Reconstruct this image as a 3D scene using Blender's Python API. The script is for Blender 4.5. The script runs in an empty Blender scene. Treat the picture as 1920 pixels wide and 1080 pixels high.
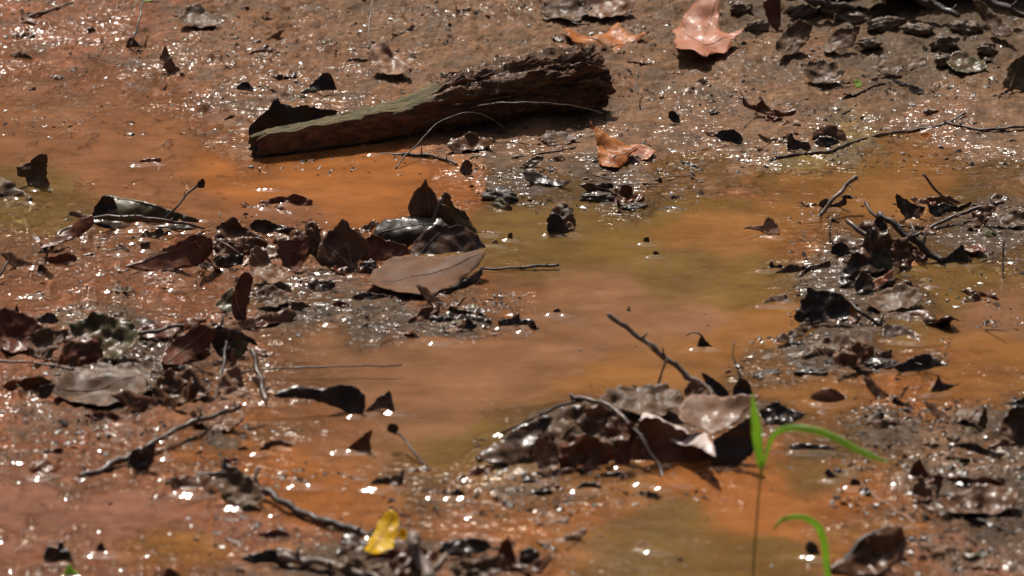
import bpy, bmesh, math, random
import numpy as np
from mathutils import Vector, Matrix
from mathutils.geometry import delaunay_2d_cdt
random.seed(7)
R = math.radians
scene = bpy.context.scene
col = scene.collection
# ------------------------------------------------------------ camera
TH = R(20.0); DIST = 6.0; FOC = 154.0
CAM = Vector((0, -DIST*math.cos(TH), DIST*math.sin(TH)))
cd = bpy.data.cameras.new('camera'); cam = bpy.data.objects.new('camera', cd); col.objects.link(cam)
cam.location = CAM; cam.rotation_euler = (R(90)-TH, 0, 0)
cd.lens = FOC; cd.sensor_width = 36; cd.clip_start = 0.05; cd.clip_end = 500
cd.dof.use_dof = True; cd.dof.aperture_fstop = 6.3; cd.dof.focus_distance = 6.45
scene.camera = cam
# ------------------------------------------------------------ world and sun
SUN_EL, SUN_AZ = 55.0, -14.0           # azimuth measured from +Y (behind the scene), negative = left
w = bpy.data.worlds.new('World'); scene.world = w; w.use_nodes = True
nt = w.node_tree; bg = nt.nodes['Background']
sk = nt.nodes.new('ShaderNodeTexSky'); sk.sky_type = 'NISHITA'; sk.sun_disc = False
sk.sun_elevation = R(SUN_EL); sk.sun_rotation = R(SUN_AZ)
nt.links.new(sk.outputs[0], bg.inputs[0]); bg.inputs[1].default_value = 0.075; sk.air_density = 0.7; sk.dust_density = 6.0; sk.ozone_density = 0.2
sl = bpy.data.lights.new('sun', 'SUN'); sl.energy = 4.8; sl.angle = R(0.53); sl.color = (1, 0.94, 0.86)
so = bpy.data.objects.new('sun', sl); col.objects.link(so)
sd = Vector((math.sin(R(SUN_AZ))*math.cos(R(SUN_EL)), math.cos(R(SUN_AZ))*math.cos(R(SUN_EL)), math.sin(R(SUN_EL))))
so.rotation_euler = sd.to_track_quat('Z', 'Y').to_euler(); so.location = sd*10
scene.view_settings.view_transform = 'Standard'; scene.view_settings.look = 'None'
scene.view_settings.exposure = 0.0; scene.view_settings.gamma = 1.0
# ------------------------------------------------------------ projection helpers
FW = Vector((0, math.cos(TH), -math.sin(TH))); UP = Vector((0, math.sin(TH), math.cos(TH))); RT = Vector((1, 0, 0))
KP = 36.0/FOC/1920.0
def ray(px, py): return (RT*((px-960)*KP) + UP*((540-py)*KP) + FW)
def at(px, py, z=0.0):
    d = ray(px, py); t = (z-CAM.z)/d.z
    return CAM + d*t
def to_px(X, Y, Z=0.0):
    dx = X-CAM.x; dy = Y-CAM.y; dz = Z-CAM.z
    f = dy*FW.y+dz*FW.z; u = dy*UP.y+dz*UP.z
    f = np.maximum(f, 0.3)
    return 960+dx/f/KP, 540-u/f/KP
# ------------------------------------------------------------ numpy noise
def _h(ix, iy, s):
    n = (ix.astype(np.int64)*374761393 + iy.astype(np.int64)*668265263 + s*974634777) & 0xffffffff
    n = ((n ^ (n >> 13))*1274126177) & 0xffffffff
    n = n ^ (n >> 16)
    return n.astype(np.float64)/4294967295.0*2*math.pi
def perlin(x, y, s=0):
    ix = np.floor(x); iy = np.floor(y); fx = x-ix; fy = y-iy
    u = fx*fx*fx*(fx*(fx*6-15)+10); v = fy*fy*fy*(fy*(fy*6-15)+10)
    def g(a, b):
        th = _h(ix+a, iy+b, s); return np.cos(th)*(fx-a)+np.sin(th)*(fy-b)
    return (g(0,0)*(1-u)+g(1,0)*u)*(1-v)+(g(0,1)*(1-u)+g(1,1)*u)*v
def fbm(x, y, o=4, s=0, gain=0.5):
    r = 0; a = 1; f = 1
    for i in range(o):
        r = r+a*perlin(x*f+i*17.3, y*f-i*9.1, s+i); a *= gain; f *= 2.03
    return r
# ------------------------------------------------------------ the lie of the mud: heights in mm
HC = [(0,-60,30),(480,-60,35),(960,-60,50),(1400,-60,66),(1920,-60,80),(0,20,16),(250,20,14),(480,10,26),(960,20,42),(1400,20,54),(1920,20,64),
(0,100,1),(250,110,2),(480,100,15),(960,100,30),(1440,100,38),(1920,100,45),(0,200,-5),(200,200,-5),(330,190,0),(430,200,6),(460,270,2),(960,200,18),(1440,200,24),(1920,200,28),
(0,280,-7),(250,270,-7),(350,310,-7),(600,325,-9),(560,240,6),(900,280,7),(1200,270,9),(1500,285,8),(1920,280,10),(900,335,3),(1000,350,3),(1170,350,3),(1300,330,0),(1500,338,-4),(1700,335,-4),(1900,325,0),(1400,310,3),
(200,340,-5),(500,370,-8),(700,350,-9),(1000,420,-11),(1300,420,-12),(1100,540,-14),(800,700,-12),(1300,600,-12),(1350,500,-10),(1850,620,-9),(1450,600,-8),(1700,380,-6),(1780,540,-6),
(60,450,-3),(200,530,-2),(50,560,-3),(350,550,-2),(450,480,3),(300,400,-5),(40,380,-3),(420,590,2),
(60,620,12),(200,640,13),(380,660,9),(100,760,3),(250,760,4),(380,790,5),(50,850,-1),(470,700,-1),(480,800,-2),
(60,950,-8),(200,960,-9),(380,1000,-5),(620,860,-5),(560,960,-5),(850,830,-8),
(540,590,3),(700,600,5),(850,610,5),(950,600,3),(780,540,3),(620,530,3),(600,660,-5),(880,660,-10),(1000,540,-3),(1000,600,-8),(900,470,-4),
(930,860,3),(1050,830,12),(1200,800,12),(1350,800,8),(1450,790,3),(980,920,3),(1150,905,-2),(1250,880,-3),(1000,700,-12),(1230,700,-10),
(1600,520,7),(1550,580,6),(1570,660,9),(1700,560,2),(1750,430,3),(1860,430,4),(1440,700,1),(1350,680,-6),(1700,630,-3),(1710,690,3),(1550,745,-4),(1480,740,-3),
(1700,790,2),(1860,800,5),(1900,880,6),(1750,880,4),(1600,830,1),(1490,890,-4),(1860,950,7),(1910,1050,9),(1750,1060,4),(1800,720,-4),(1620,900,-2),
(1300,960,-6),(1450,970,-6),(1150,1020,-4),(1600,960,-4),(1400,1050,-5),(720,1070,8),(900,1050,6),(540,1065,5),(750,905,0),(450,905,0),(300,880,-2),(150,890,-2),(700,960,-3),(950,970,-2),
(100,1050,-2),(300,1060,-3),(0,1150,-3),(700,1150,6),(1300,1150,-5),(1900,1150,10),(2050,600,-2),(2050,300,12),(-150,500,2),(-150,200,2),(-150,800,4)]
HC = np.array(HC, float)
def shep(px, py, pts, vals, p=4.0, eps=18.0):
    num = [0]*vals.shape[1]; den = 0
    for i in range(len(pts)):
        d2 = ((px-pts[i,0])*0.55)**2+((py-pts[i,1]))**2+eps*eps
        wt = d2**(-p/2); den = den+wt
        for k in range(vals.shape[1]): num[k] = num[k]+wt*vals[i,k]
    return [n/den for n in num]
HERO = []
def hit_ground(px, py, lift=0.0):
    p = at(px, py, 0.0)
    for _ in range(5): p = at(px, py, max(height1(p.x, p.y), -0.002)+lift)
    return p
FOOT = []          # (x, y, radius) of things that stand in the water, the water climbs a little on them
_a = at(476, 292); _b = at(1128, 176); LOGLINE = (_a.x, _a.y, _b.x, _b.y)
def mud_height(X, Y):
    px, py = to_px(X, Y)
    pxw = px+55*fbm(X*9, Y*5, 3, 5); pyw = py+22*fbm(X*9, Y*5, 3, 9)
    pc = np.clip(pxw, -260, 2180); qc = np.clip(pyw, -120, 1250)
    h = shep(pc, qc, HC[:, :2], HC[:, 2:3])[0]*0.001
    bank = np.clip((330-py)/330, 0, 1)*np.clip((px+300)/800, 0.35, 1)
    left = np.clip((700-px)/500, 0, 1)*np.clip((py-330)/100, 0, 1)
    rightb = np.clip((px-1500)/200, 0, 1)*np.clip((py-720)/100, 0, 1)
    rough = 0.30+0.8*bank+0.45*left+0.6*rightb
    h = h + rough*(0.0070*fbm(X*16, Y*14, 4, 21, 0.55)+0.0044*fbm(X*62, Y*50, 3, 33, 0.62))
    rid = 1-np.abs(fbm(X*28, Y*24, 3, 40))*2.2
    h = h + (0.40*bank+0.35*left+0.35*rightb)*0.010*np.clip(rid, -0.6, 1)
    cr = np.clip((150-py)/150, 0, 1)*np.clip((px-1150)/300, 0, 1)     # clods on the upper right
    h = h + cr*0.020*np.clip(fbm(X*20, Y*13, 3, 77), -0.3, 1)
    tips = (np.clip((560-px)/120, 0, 1)*np.clip((py-90)/40, 0, 1)+0.3*np.clip((py-860)/60, 0, 1)).clip(0, 1)
    h = h + tips*0.016*np.clip(fbm(X*34, Y*17, 3, 91)-0.20, 0, 0.5)
    ax_, ay_, bx_, by_ = LOGLINE; tt = np.clip(((X-ax_)*(bx_-ax_)+(Y-ay_)*(by_-ay_))/((bx_-ax_)**2+(by_-ay_)**2), 0, 1)
    dl = np.sqrt((X-ax_-tt*(bx_-ax_))**2+(Y-ay_-tt*(by_-ay_))**2)
    h = h + (0.002+0.012*tt)*np.exp(-(dl/0.045)**2)*(1+0.8*fbm(X*30, Y*30, 2, 14))
    # unseen slope beyond the puddle, added to shape what the water reflects
    far = np.clip((Y-1.7)/7.0, 0, 1)
    h = h + 4.2*far**1.3 + far*0.5*fbm(X*0.5, Y*0.5, 4, 3) + np.clip((Y-8.5)/80, 0, 1)*6
    side = np.clip((np.abs(X)-1.6)/6, 0, 1); near = np.clip((-2.2-Y)/3, 0, 1)
    h = h + side*0.5 + near*0.12
    return h
def height1(x, y):
    return float(mud_height(np.array([float(x)]), np.array([float(y)]))[0])
def axis(lo, hi, step, L):
    a = list(np.arange(lo, hi, step)); s = step; v = a[-1]
    while v < L: s *= 1.25; v += s; a.append(v)
    s = step; v = a[0]; b = []
    while v > -L: s *= 1.25; v -= s; b.append(v)
    return np.array(b[::-1]+a)
def grid_mesh(name, xs, ys, Z, keep=None):
    nx, ny = len(xs), len(ys)
    X, Y = np.meshgrid(xs, ys)
    co = np.stack([X, Y, Z], -1).reshape(-1, 3).astype(np.float32)
    i = np.arange(nx-1)[None, :]+np.arange(ny-1)[:, None]*nx
    q = np.stack([i, i+1, i+nx+1, i+nx], -1).reshape(-1, 4)
    if keep is not None:
        k = keep.reshape(-1)[q].any(1); q = q[k]
    me = bpy.data.meshes.new(name)
    me.vertices.add(len(co)); me.vertices.foreach_set('co', co.ravel())
    me.loops.add(q.size); me.loops.foreach_set('vertex_index', q.ravel().astype(np.int32))
    me.polygons.add(len(q)); me.polygons.foreach_set('loop_start', np.arange(0, q.size, 4, dtype=np.int32))
    me.polygons.foreach_set('use_smooth', np.ones(len(q), bool))
    me.update(calc_edges=True)
    return me
def cattr(me, name, rgb):
    a = me.color_attributes.new(name, 'FLOAT_COLOR', 'POINT')
    d = np.ones((len(rgb), 4), np.float32); d[:, :3] = rgb; a.data.foreach_set('color', d.ravel())
def fattr(me, name, v):
    a = me.attributes.new(name, 'FLOAT', 'POINT'); a.data.foreach_set('value', v.astype(np.float32).ravel())
# ------------------------------------------------------------ materials
def mat(name):
    m = bpy.data.materials.new(name); m.use_nodes = True
    n = m.node_tree.nodes; p = n['Principled BSDF']
    return m, m.node_tree, n, m.node_tree.links, p
def nnoise(n, l, vec, scale, detail=5, rough=0.6, sx=None):
    t = n.new('ShaderNodeTexNoise'); t.inputs['Scale'].default_value = scale
    t.inputs['Detail'].default_value = detail; t.inputs['Roughness'].default_value = rough
    if sx:
        mp = n.new('ShaderNodeMapping'); mp.inputs['Scale'].default_value = sx
        l.new(vec, mp.inputs[0]); l.new(mp.outputs[0], t.inputs['Vector'])
    else: l.new(vec, t.inputs['Vector'])
    return t.outputs['Fac']
def ramp(n, l, fac, stops):
    r = n.new('ShaderNodeValToRGB'); e = r.color_ramp.elements
    while len(e) < len(stops): e.new(0.5)
    for i, (p, c) in enumerate(stops): e[i].position = p; e[i].color = (*c, 1) if len(c) == 3 else c
    l.new(fac, r.inputs[0]); return r.outputs[0]
def mrange(n, l, v, a, b, c, d):
    m = n.new('ShaderNodeMapRange'); l.new(v, m.inputs[0])
    for i, x in enumerate((a, b, c, d)): m.inputs[i+1].default_value = x
    return m.outputs[0]
def mixc(n, l, f, a, b, mode='MIX'):
    m = n.new('ShaderNodeMix'); m.data_type = 'RGBA'; m.blend_type = mode
    for s, v in ((m.inputs[0], f), (m.inputs[6], a), (m.inputs[7], b)):
        if hasattr(v, 'links') or hasattr(v, 'is_linked'): l.new(v, s)
        elif isinstance(v, (int, float)): s.default_value = v
        else: s.default_value = (*v, 1)
    return m.outputs[2]
def bump(n, l, h, s, d, prev=None):
    b = n.new('ShaderNodeBump'); b.inputs['Strength'].default_value = s; b.inputs['Distance'].default_value = d
    l.new(h, b.inputs['Height'])
    if prev: l.new(prev, b.inputs['Normal'])
    return b.outputs[0]
def mud_material():
    m, t, n, l, p = mat('wet_mud')
    g = n.new('ShaderNodeNewGeometry').outputs['Position']
    c = n.new('ShaderNodeAttribute'); c.attribute_name = 'mud'
    wt = n.new('ShaderNodeAttribute'); wt.attribute_name = 'wet'
    v = nnoise(n, l, g, 60, 8, 0.68)
    k = mrange(n, l, v, 0.3, 0.7, 0.45, 1.45)
    cc = n.new('ShaderNodeMix'); cc.data_type = 'RGBA'; cc.blend_type = 'MULTIPLY'; cc.inputs[0].default_value = 1
    l.new(c.outputs['Color'], cc.inputs[6]); l.new(k, cc.inputs[7])
    grit = nnoise(n, l, g, 330, 3, 0.6)
    gm = ramp(n, l, grit, [(0.0, (0.25,0.22,0.2)), (0.34, (0.4,0.36,0.33)), (0.44, (1,1,1)), (1, (1.15,1.12,1.1))])
    c2 = mixc(n, l, 0.85, cc.outputs[2], gm, 'MULTIPLY')
    l.new(c2, p.inputs['Base Color'])
    rg = mrange(n, l, nnoise(n, l, g, 26, 4), 0.35, 0.65, 0.5, 0.85)
    l.new(rg, p.inputs['Roughness'])
    p.inputs['Specular IOR Level'].default_value = 0.1
    pt = mrange(n, l, nnoise(n, l, g, 38, 4, 0.6), 0.38, 0.50, 0.15, 1.0)
    pt2 = mrange(n, l, nnoise(n, l, g, 8, 4, 0.6), 0.46, 0.58, 0.05, 1.0)
    mq = n.new('ShaderNodeMath'); mq.operation = 'MULTIPLY'; l.new(pt, mq.inputs[0]); l.new(pt2, mq.inputs[1]); pt = mq.outputs[0]
    mm = n.new('ShaderNodeMath'); mm.operation = 'MULTIPLY'; l.new(wt.outputs['Fac'], mm.inputs[0]); l.new(pt, mm.inputs[1])
    l.new(mm.outputs[0], p.inputs['Coat Weight']); p.inputs['Coat Roughness'].default_value = 0.17
    p.inputs['Coat IOR'].default_value = 1.4
    b1 = bump(n, l, v, 0.65, 0.006); b2 = bump(n, l, grit, 0.5, 0.0020, b1)
    l.new(b2, p.inputs['Normal'])
    cb = bump(n, l, nnoise(n, l, g, 110, 2, 0.5), 0.5, 0.0040, bump(n, l, nnoise(n, l, g, 42, 2, 0.5, (0.45, 1.3, 1)), 1.0, 0.013)); l.new(cb, p.inputs['Coat Normal'])
    return m
def water_material():
    m, t, n, l, p = mat('muddy_water')
    n.remove(p); out = n['Material Output']
    g = n.new('ShaderNodeNewGeometry').outputs['Position']
    c = n.new('ShaderNodeAttribute'); c.attribute_name = 'murk'
    o = n.new('ShaderNodeAttribute'); o.attribute_name = 'opac'
    v = nnoise(n, l, g, 10, 6, 0.62, (1.0, 1.6, 1))
    k = mrange(n, l, v, 0.3, 0.7, 0.72, 1.25)
    cc = n.new('ShaderNodeMix'); cc.data_type = 'RGBA'; cc.blend_type = 'MULTIPLY'; cc.inputs[0].default_value = 1
    l.new(c.outputs['Color'], cc.inputs[6]); l.new(k, cc.inputs[7])
    df = n.new('ShaderNodeBsdfDiffuse'); l.new(cc.outputs[2], df.inputs[0])
    tr = n.new('ShaderNodeBsdfTransparent'); tr.inputs[0].default_value = (1, 0.93, 0.85, 1)
    mx = n.new('ShaderNodeMixShader'); l.new(o.outputs['Fac'], mx.inputs[0]); l.new(tr.outputs[0], mx.inputs[1]); l.new(df.outputs[0], mx.inputs[2])
    gl = n.new('ShaderNodeBsdfGlossy'); gl.inputs['Roughness'].default_value = 0.07
    bp = bump(n, l, nnoise(n, l, g, 9, 3, 0.5, (1, 2.2, 1)), 0.25, 0.006)
    bp = bump(n, l, nnoise(n, l, g, 55, 2, 0.5, (1, 1.5, 1)), 0.15, 0.0012, bp)
    l.new(bp, gl.inputs['Normal'])
    fr = n.new('ShaderNodeFresnel'); fr.inputs[0].default_value = 1.36; l.new(bp, fr.inputs['Normal'])
    m2 = n.new('ShaderNodeMixShader'); l.new(fr.outputs[0], m2.inputs[0]); l.new(mx.outputs[0], m2.inputs[1]); l.new(gl.outputs[0], m2.inputs[2])
    l.new(m2.outputs[0], out.inputs[0])
    return m
def leaf_material(name, c1, c2, rough=0.4, trans=0.15, coat=0.0, spot=0.5, scale=45, bmp=0.6, silt=0.6):
    m, t, n, l, p = mat(name)
    g = n.new('ShaderNodeNewGeometry').outputs['Position']
    v = nnoise(n, l, g, scale, 7, 0.65)
    cr = ramp(n, l, v, [(0.3, c1), (0.68, c2)])
    s = nnoise(n, l, g, scale*3.2, 3, 0.6)
    sp = ramp(n, l, s, [(0.30, (0.25,0.2,0.16)), (0.42, (1,1,1))])
    c = mixc(n, l, spot, cr, sp, 'MULTIPLY')
    if silt:
        sf = mrange(n, l, nnoise(n, l, g, 32, 6, 0.7), 0.47, 0.60, 0.0, silt)
        c = mixc(n, l, sf, c, (0.17, 0.085, 0.042))
    l.new(c, p.inputs['Base Color'])
    r = mrange(n, l, v, 0.35, 0.7, rough*0.7, min(1, rough*1.4)); l.new(r, p.inputs['Roughness'])
    p.inputs['Coat Weight'].default_value = coat*0.3; p.inputs['Coat Roughness'].default_value = 0.2; p.inputs['Specular IOR Level'].default_value = 0.22
    b = bump(n, l, v, bmp, 0.0022); b = bump(n, l, nnoise(n, l, g, scale*7, 2), bmp*0.6, 0.0006, b); l.new(b, p.inputs['Normal'])
    if coat:
        l.new(bump(n, l, nnoise(n, l, g, scale*1.6, 3, 0.55), 0.6, 0.002), p.inputs['Coat Normal'])
    if trans > 0:
        tl = n.new('ShaderNodeBsdfTranslucent'); l.new(c, tl.inputs[0])
        mx = n.new('ShaderNodeMixShader'); mx.inputs[0].default_value = trans
        l.new(p.outputs[0], mx.inputs[1]); l.new(tl.outputs[0], mx.inputs[2]); l.new(mx.outputs[0], n['Material Output'].inputs[0])
    return m
def bark_material(name, c1, c2, rough=0.5, coat=0.3, sx=(14, 60, 60), bd=0.006):
    m, t, n, l, p = mat(name)
    tc = n.new('ShaderNodeTexCoord').outputs['Object']
    v = nnoise(n, l, tc, 1.0, 8, 0.7, sx)
    l.new(ramp(n, l, v, [(0.33, c1), (0.66, c2)]), p.inputs['Base Color'])
    p.inputs['Roughness'].default_value = rough; p.inputs['Coat Weight'].default_value = coat; p.inputs['Coat Roughness'].default_value = 0.2
    b = bump(n, l, v, 1.0, bd); b = bump(n, l, nnoise(n, l, tc, 300, 3), 0.5, 0.001, b); l.new(b, p.inputs['Normal'])
    return m
M = {}
M['mud'] = mud_material(); M['water'] = water_material()
M['orange'] = leaf_material('dry_orange_leaf', (0.42,0.12,0.03), (0.62,0.23,0.06), 0.5, 0.22, 0.15, 0.5, silt=0.3)
M['pink'] = leaf_material('pinkish_brown_leaf', (0.40,0.14,0.070), (0.58,0.25,0.15), 0.5, 0.15, 0.2, 0.35, 22, silt=0.3)
M['tan'] = leaf_material('tan_leaf', (0.20,0.10,0.055), (0.36,0.19,0.11), 0.5, 0.12, 0.2, 0.4)
M['siltleaf'] = leaf_material('silt_covered_leaf', (0.13,0.062,0.034), (0.26,0.135,0.075), 0.55, 0.05, 0.2, 0.5, 30)
M['siltflat'] = leaf_material('flat_silted_leaf', (0.09,0.046,0.027), (0.17,0.088,0.050), 0.8, 0.03, 0.0, 0.4, 26, 0.5)
M['pale'] = leaf_material('lit_rim_leaf', (0.55,0.42,0.37), (0.80,0.70,0.66), 0.4, 0.1, 0.3, 0.3)  # sunlit leaf rim, its brightness painted into the colour
M['grey'] = leaf_material('grey_brown_leaf', (0.055,0.031,0.017), (0.15,0.085,0.046), 0.55, 0.05, 0.08, 0.5)
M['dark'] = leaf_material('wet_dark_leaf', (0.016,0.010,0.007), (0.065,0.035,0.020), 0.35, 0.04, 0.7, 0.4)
M['redbrown'] = leaf_material('wet_red_brown_leaf', (0.06,0.017,0.008), (0.20,0.06,0.025), 0.35, 0.15, 0.6, 0.45)
M['brown'] = leaf_material('wet_brown_leaf', (0.055,0.025,0.013), (0.17,0.075,0.036), 0.36, 0.10, 0.55, 0.5)
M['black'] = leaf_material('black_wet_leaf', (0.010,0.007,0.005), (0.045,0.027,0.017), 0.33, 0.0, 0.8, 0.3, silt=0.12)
M['olive'] = leaf_material('olive_brown_leaf', (0.05,0.042,0.016), (0.12,0.10,0.045), 0.4, 0.1, 0.4, 0.4)
M['yellow'] = leaf_material('yellow_leaf', (0.80,0.48,0.01), (0.90,0.62,0.02), 0.35, 0.45, 0.3, 0.45, 40, 0.3, silt=0)
M['green'] = leaf_material('fresh_green_blade', (0.36,0.60,0.10), (0.50,0.74,0.16), 0.4, 0.55, 0.1, 0.3, 60, 0.2, silt=0)
M['greenstem'] = leaf_material('green_stem', (0.13,0.13,0.03), (0.20,0.18,0.05), 0.4, 0.2, 0.1, 0.0, 60, 0.1, silt=0)
M['vein'] = leaf_material('leaf_vein', (0.22,0.13,0.08), (0.40,0.26,0.18), 0.35, 0.0, 0.4, 0.2)
M['twig'] = bark_material('twig_bark', (0.035,0.02,0.013), (0.12,0.07,0.045), 0.5, 0.2, (90, 90, 90), 0.001)
M['twiggrey'] = bark_material('grey_twig_bark', (0.10,0.07,0.05), (0.24,0.17,0.125), 0.6, 0.1, (90, 90, 90), 0.001)
M['twigdark'] = bark_material('dark_twig_bark', (0.014,0.008,0.005), (0.06,0.034,0.02), 0.55, 0.08, (90, 90, 90), 0.001)
M['bark'] = bark_material('wet_bark', (0.012,0.007,0.004), (0.085,0.045,0.025), 0.55, 0.35)
M['barklit'] = bark_material('lit_ridged_bark', (0.020,0.007,0.003), (0.34,0.155,0.062), 0.65, 0.08, (14, 110, 110), 0.016)  # lighter copy of the bark, lit tone put into its colour
M['moss'] = bark_material('algae_film_wood', (0.045,0.035,0.010), (0.15,0.115,0.036), 0.8, 0.0, (30, 60, 60), 0.005)
M['stone'] = bark_material('wet_dark_stone', (0.02,0.014,0.010), (0.11,0.07,0.045), 0.4, 0.5, (90, 90, 90), 0.006)
M['clod'] = bark_material('mud_clod', (0.07,0.04,0.022), (0.24,0.15,0.09), 0.6, 0.2, (60, 60, 60), 0.006)
# ------------------------------------------------------------ object helpers
def tag(o, label=None, cat=None, group=None, kind=None):
    for k, v in (('label', label), ('category', cat), ('group', group), ('kind', kind)):
        if v: o[k] = v
    return o
def link_mesh(name, verts, faces, m, origin, parent=None, solid=0.0, smooth=True, subs=0):
    me = bpy.data.meshes.new(name)
    o = Vector(origin)
    me.from_pydata([tuple(Vector(v)-o) for v in verts], [], faces); me.update()
    if smooth: me.polygons.foreach_set('use_smooth', [True]*len(me.polygons))
    me.materials.append(m)
    ob = bpy.data.objects.new(name, me); col.objects.link(ob)
    if parent: ob.parent = parent; ob.location = (o-parent.location)
    else: ob.location = o
    if solid: s = ob.modifiers.new('thickness', 'SOLIDIFY'); s.thickness = solid; s.offset = 0
    return ob
def empty(name, loc):
    e = bpy.data.objects.new(name, None); col.objects.link(e); e.location = loc; e.empty_display_size = 0.02; return e
def tube_geo(P, rad, seg=8, wob=0.15, rnd=random):
    P = [Vector(p) for p in P]; V = []; F = []
    n = len(P); up = Vector((0.1, 0.2, 1)).normalized()
    for i, p in enumerate(P):
        t = (P[min(i+1, n-1)]-P[max(i-1, 0)]).normalized()
        a = t.cross(up)
        if a.length < 0.1: a = t.cross(Vector((1, 0, 0)))
        a.normalize(); b = a.cross(t)
        r = rad[i]
        for k in range(seg):
            th = 2*math.pi*k/seg; q = r*(1+wob*(rnd.random()-0.5)*2)
            V.append(p+a*(math.cos(th)*q)+b*(math.sin(th)*q))
    for i in range(n-1):
        for k in range(seg):
            k2 = (k+1) % seg; F.append((i*seg+k, i*seg+k2, (i+1)*seg+k2, (i+1)*seg+k))
    F.append(tuple(range(seg))[::-1]); F.append(tuple((n-1)*seg+k for k in range(seg)))
    return V, F
def resample(P, step):
    P = [Vector(p) for p in P]; out = [P[0]]
    n = len(P)
    for i in range(n-1):
        p0 = P[max(i-1, 0)]; p1 = P[i]; p2 = P[i+1]; p3 = P[min(i+2, n-1)]
        k = max(1, int((p2-p1).length/step))
        for j in range(1, k+1):
            t = j/k
            out.append(0.5*((2*p1)+(p2-p0)*t+(2*p0-5*p1+4*p2-p3)*t*t+(3*p1-p0-3*p2+p3)*t*t*t))
    return out
def pxr(px): return px*0.00073     # one photo pixel in metres at the puddle
def twig_geo(pts, w0, w1, knots=True, jit=0.4):
    P = resample([at(*p) for p in pts], 0.006)
    n = len(P); rnd = random.Random(int(pts[0][0]*7+pts[0][1]))
    r0 = pxr(w0)/2; r1 = pxr(w1)/2; rad = []; kn = rnd.randint(4, 8)
    for i in range(n):
        t = i/max(1, n-1); r = r0*(1-t)+r1*t
        if knots and rnd.random() < .16: r *= 1.3
        rad.append(r); 
        wv = Vector((math.sin(i*.9+kn), math.sin(i*.7+2*kn), math.sin(i*1.1+3*kn)+.6*math.sin(i*.37+kn)))*r*jit*.8
        if 0 < i < n-1: P[i] = P[i]+wv+Vector((rnd.uniform(-1, 1), rnd.uniform(-1, 1), rnd.uniform(-1, 1)))*r*.12
    V, F = tube_geo(P, rad, 8, 0.14, rnd)
    L = sum((P[i+1]-P[i]).length for i in range(n-1))
    if knots and L > .03:
        for _ in range(int(L/.035)+1):
            i = rnd.randint(1, n-2); t = (P[i+1]-P[i-1]).normalized(); d = (t*rnd.choice((-.5, .6, .8))+Vector((rnd.uniform(-1, 1), rnd.uniform(-1, .4), rnd.uniform(-.2, 1)))).normalized()
            ln = rnd.uniform(1.5, 5)*rad[i]+.001; r = rad[i]*.55; V2, F2 = tube_geo([P[i], P[i]+d*ln*.6, P[i]+d*ln+Vector((0, 0, ln*.2))], [r, r*.8, r*.45], 6, .2, rnd)
            k = len(V); V += V2; F += [tuple(j+k for j in f) for f in F2]
    return V, F
def foot_at(x, y, r=0.006): FOOT.append((x, y, r))
def twig(label, pts, w0, w1, m='twig', name='twig', cat='twig', forks=(), group=None, lie=False):
    if lie:
        pts = [(p[0], p[1], hit_ground(p[0], p[1], pxr(w0)*0.35+(lie if lie is not True else 0)*(i % 2)).z) for i, p in enumerate(pts)]
        forks = [([(p[0], p[1], hit_ground(p[0], p[1], pxr(w0)*0.35).z) for p in f[0]], f[1], f[2]) for f in forks]
    V, F = twig_geo(pts, w0, w1); o = at(*pts[0]); HERO.append((pts[len(pts)//2][0], pts[len(pts)//2][1], label))
    if forks:
        e = empty(name, o); link_mesh('stem', V, F, M[m], o, e)
        for fk in forks:
            V, F = twig_geo(fk[0], fk[1], fk[2]); link_mesh('fork', V, F, M[m], at(*fk[0][0]), e)
        r = e
    else: r = link_mesh(name, V, F, M[m], o)
    for p in (pts[0], pts[-1]):
        if p[2] < 0.012: q = at(*p); foot_at(q.x, q.y, pxr(w0))
    return tag(r, label, cat, group)
def poly_geo(out2, step, rnd, jag):
    # refine and roughen an outline, fill it with inner points
    O = []
    n = len(out2)
    for i in range(n):
        p0 = out2[(i-1) % n]; p1 = out2[i]; p2 = out2[(i+1) % n]; p3 = out2[(i+2) % n]
        k = max(1, int((p2-p1).length/step))
        for j in range(k):
            t = j/k
            c = 0.5*((2*p1)+(p2-p0)*t+(2*p0-5*p1+4*p2-p3)*t*t+(3*p1-p0-3*p2+p3)*t*t*t)
            s = p1.lerp(p2, t); q = s.lerp(c, 0.55)
            if j: q = q+Vector((rnd.uniform(-1, 1), rnd.uniform(-1, 1)))*jag
            O.append(q)
    cc = sum(O, Vector((0, 0)))/len(O); q = rnd.uniform(0, 50); an = np.array([math.atan2(p.y-cc.y, p.x-cc.x) for p in O])
    kk = fbm(np.cos(an)*2.2+q, np.sin(an)*2.2+q, 3, 71, .6); O = [cc+(p-cc)*(1+0.16*float(k)) for p, k in zip(O, kk)]
    xs = [p.x for p in O]; ys = [p.y for p in O]
    pts = list(O)
    def inside(x, y):
        c = False; m = len(O); j = m-1
        for i in range(m):
            if (O[i].y > y) != (O[j].y > y) and x < (O[j].x-O[i].x)*(y-O[i].y)/(O[j].y-O[i].y)+O[i].x: c = not c
            j = i
        return c
    x = min(xs)
    while x < max(xs):
        y = min(ys)
        while y < max(ys):
            a = x+rnd.uniform(-.25, .25)*step; b = y+rnd.uniform(-.25, .25)*step
            if inside(a, b) and min((a-p.x)**2+(b-p.y)**2 for p in O) > (0.45*step)**2: pts.append(Vector((a, b)))
            y += step
        x += step
    m = len(O)
    r = delaunay_2d_cdt(pts, [(i, (i+1) % m) for i in range(m)], [list(range(m))], 1, 1e-7)
    return r[0], r[2]
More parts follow.
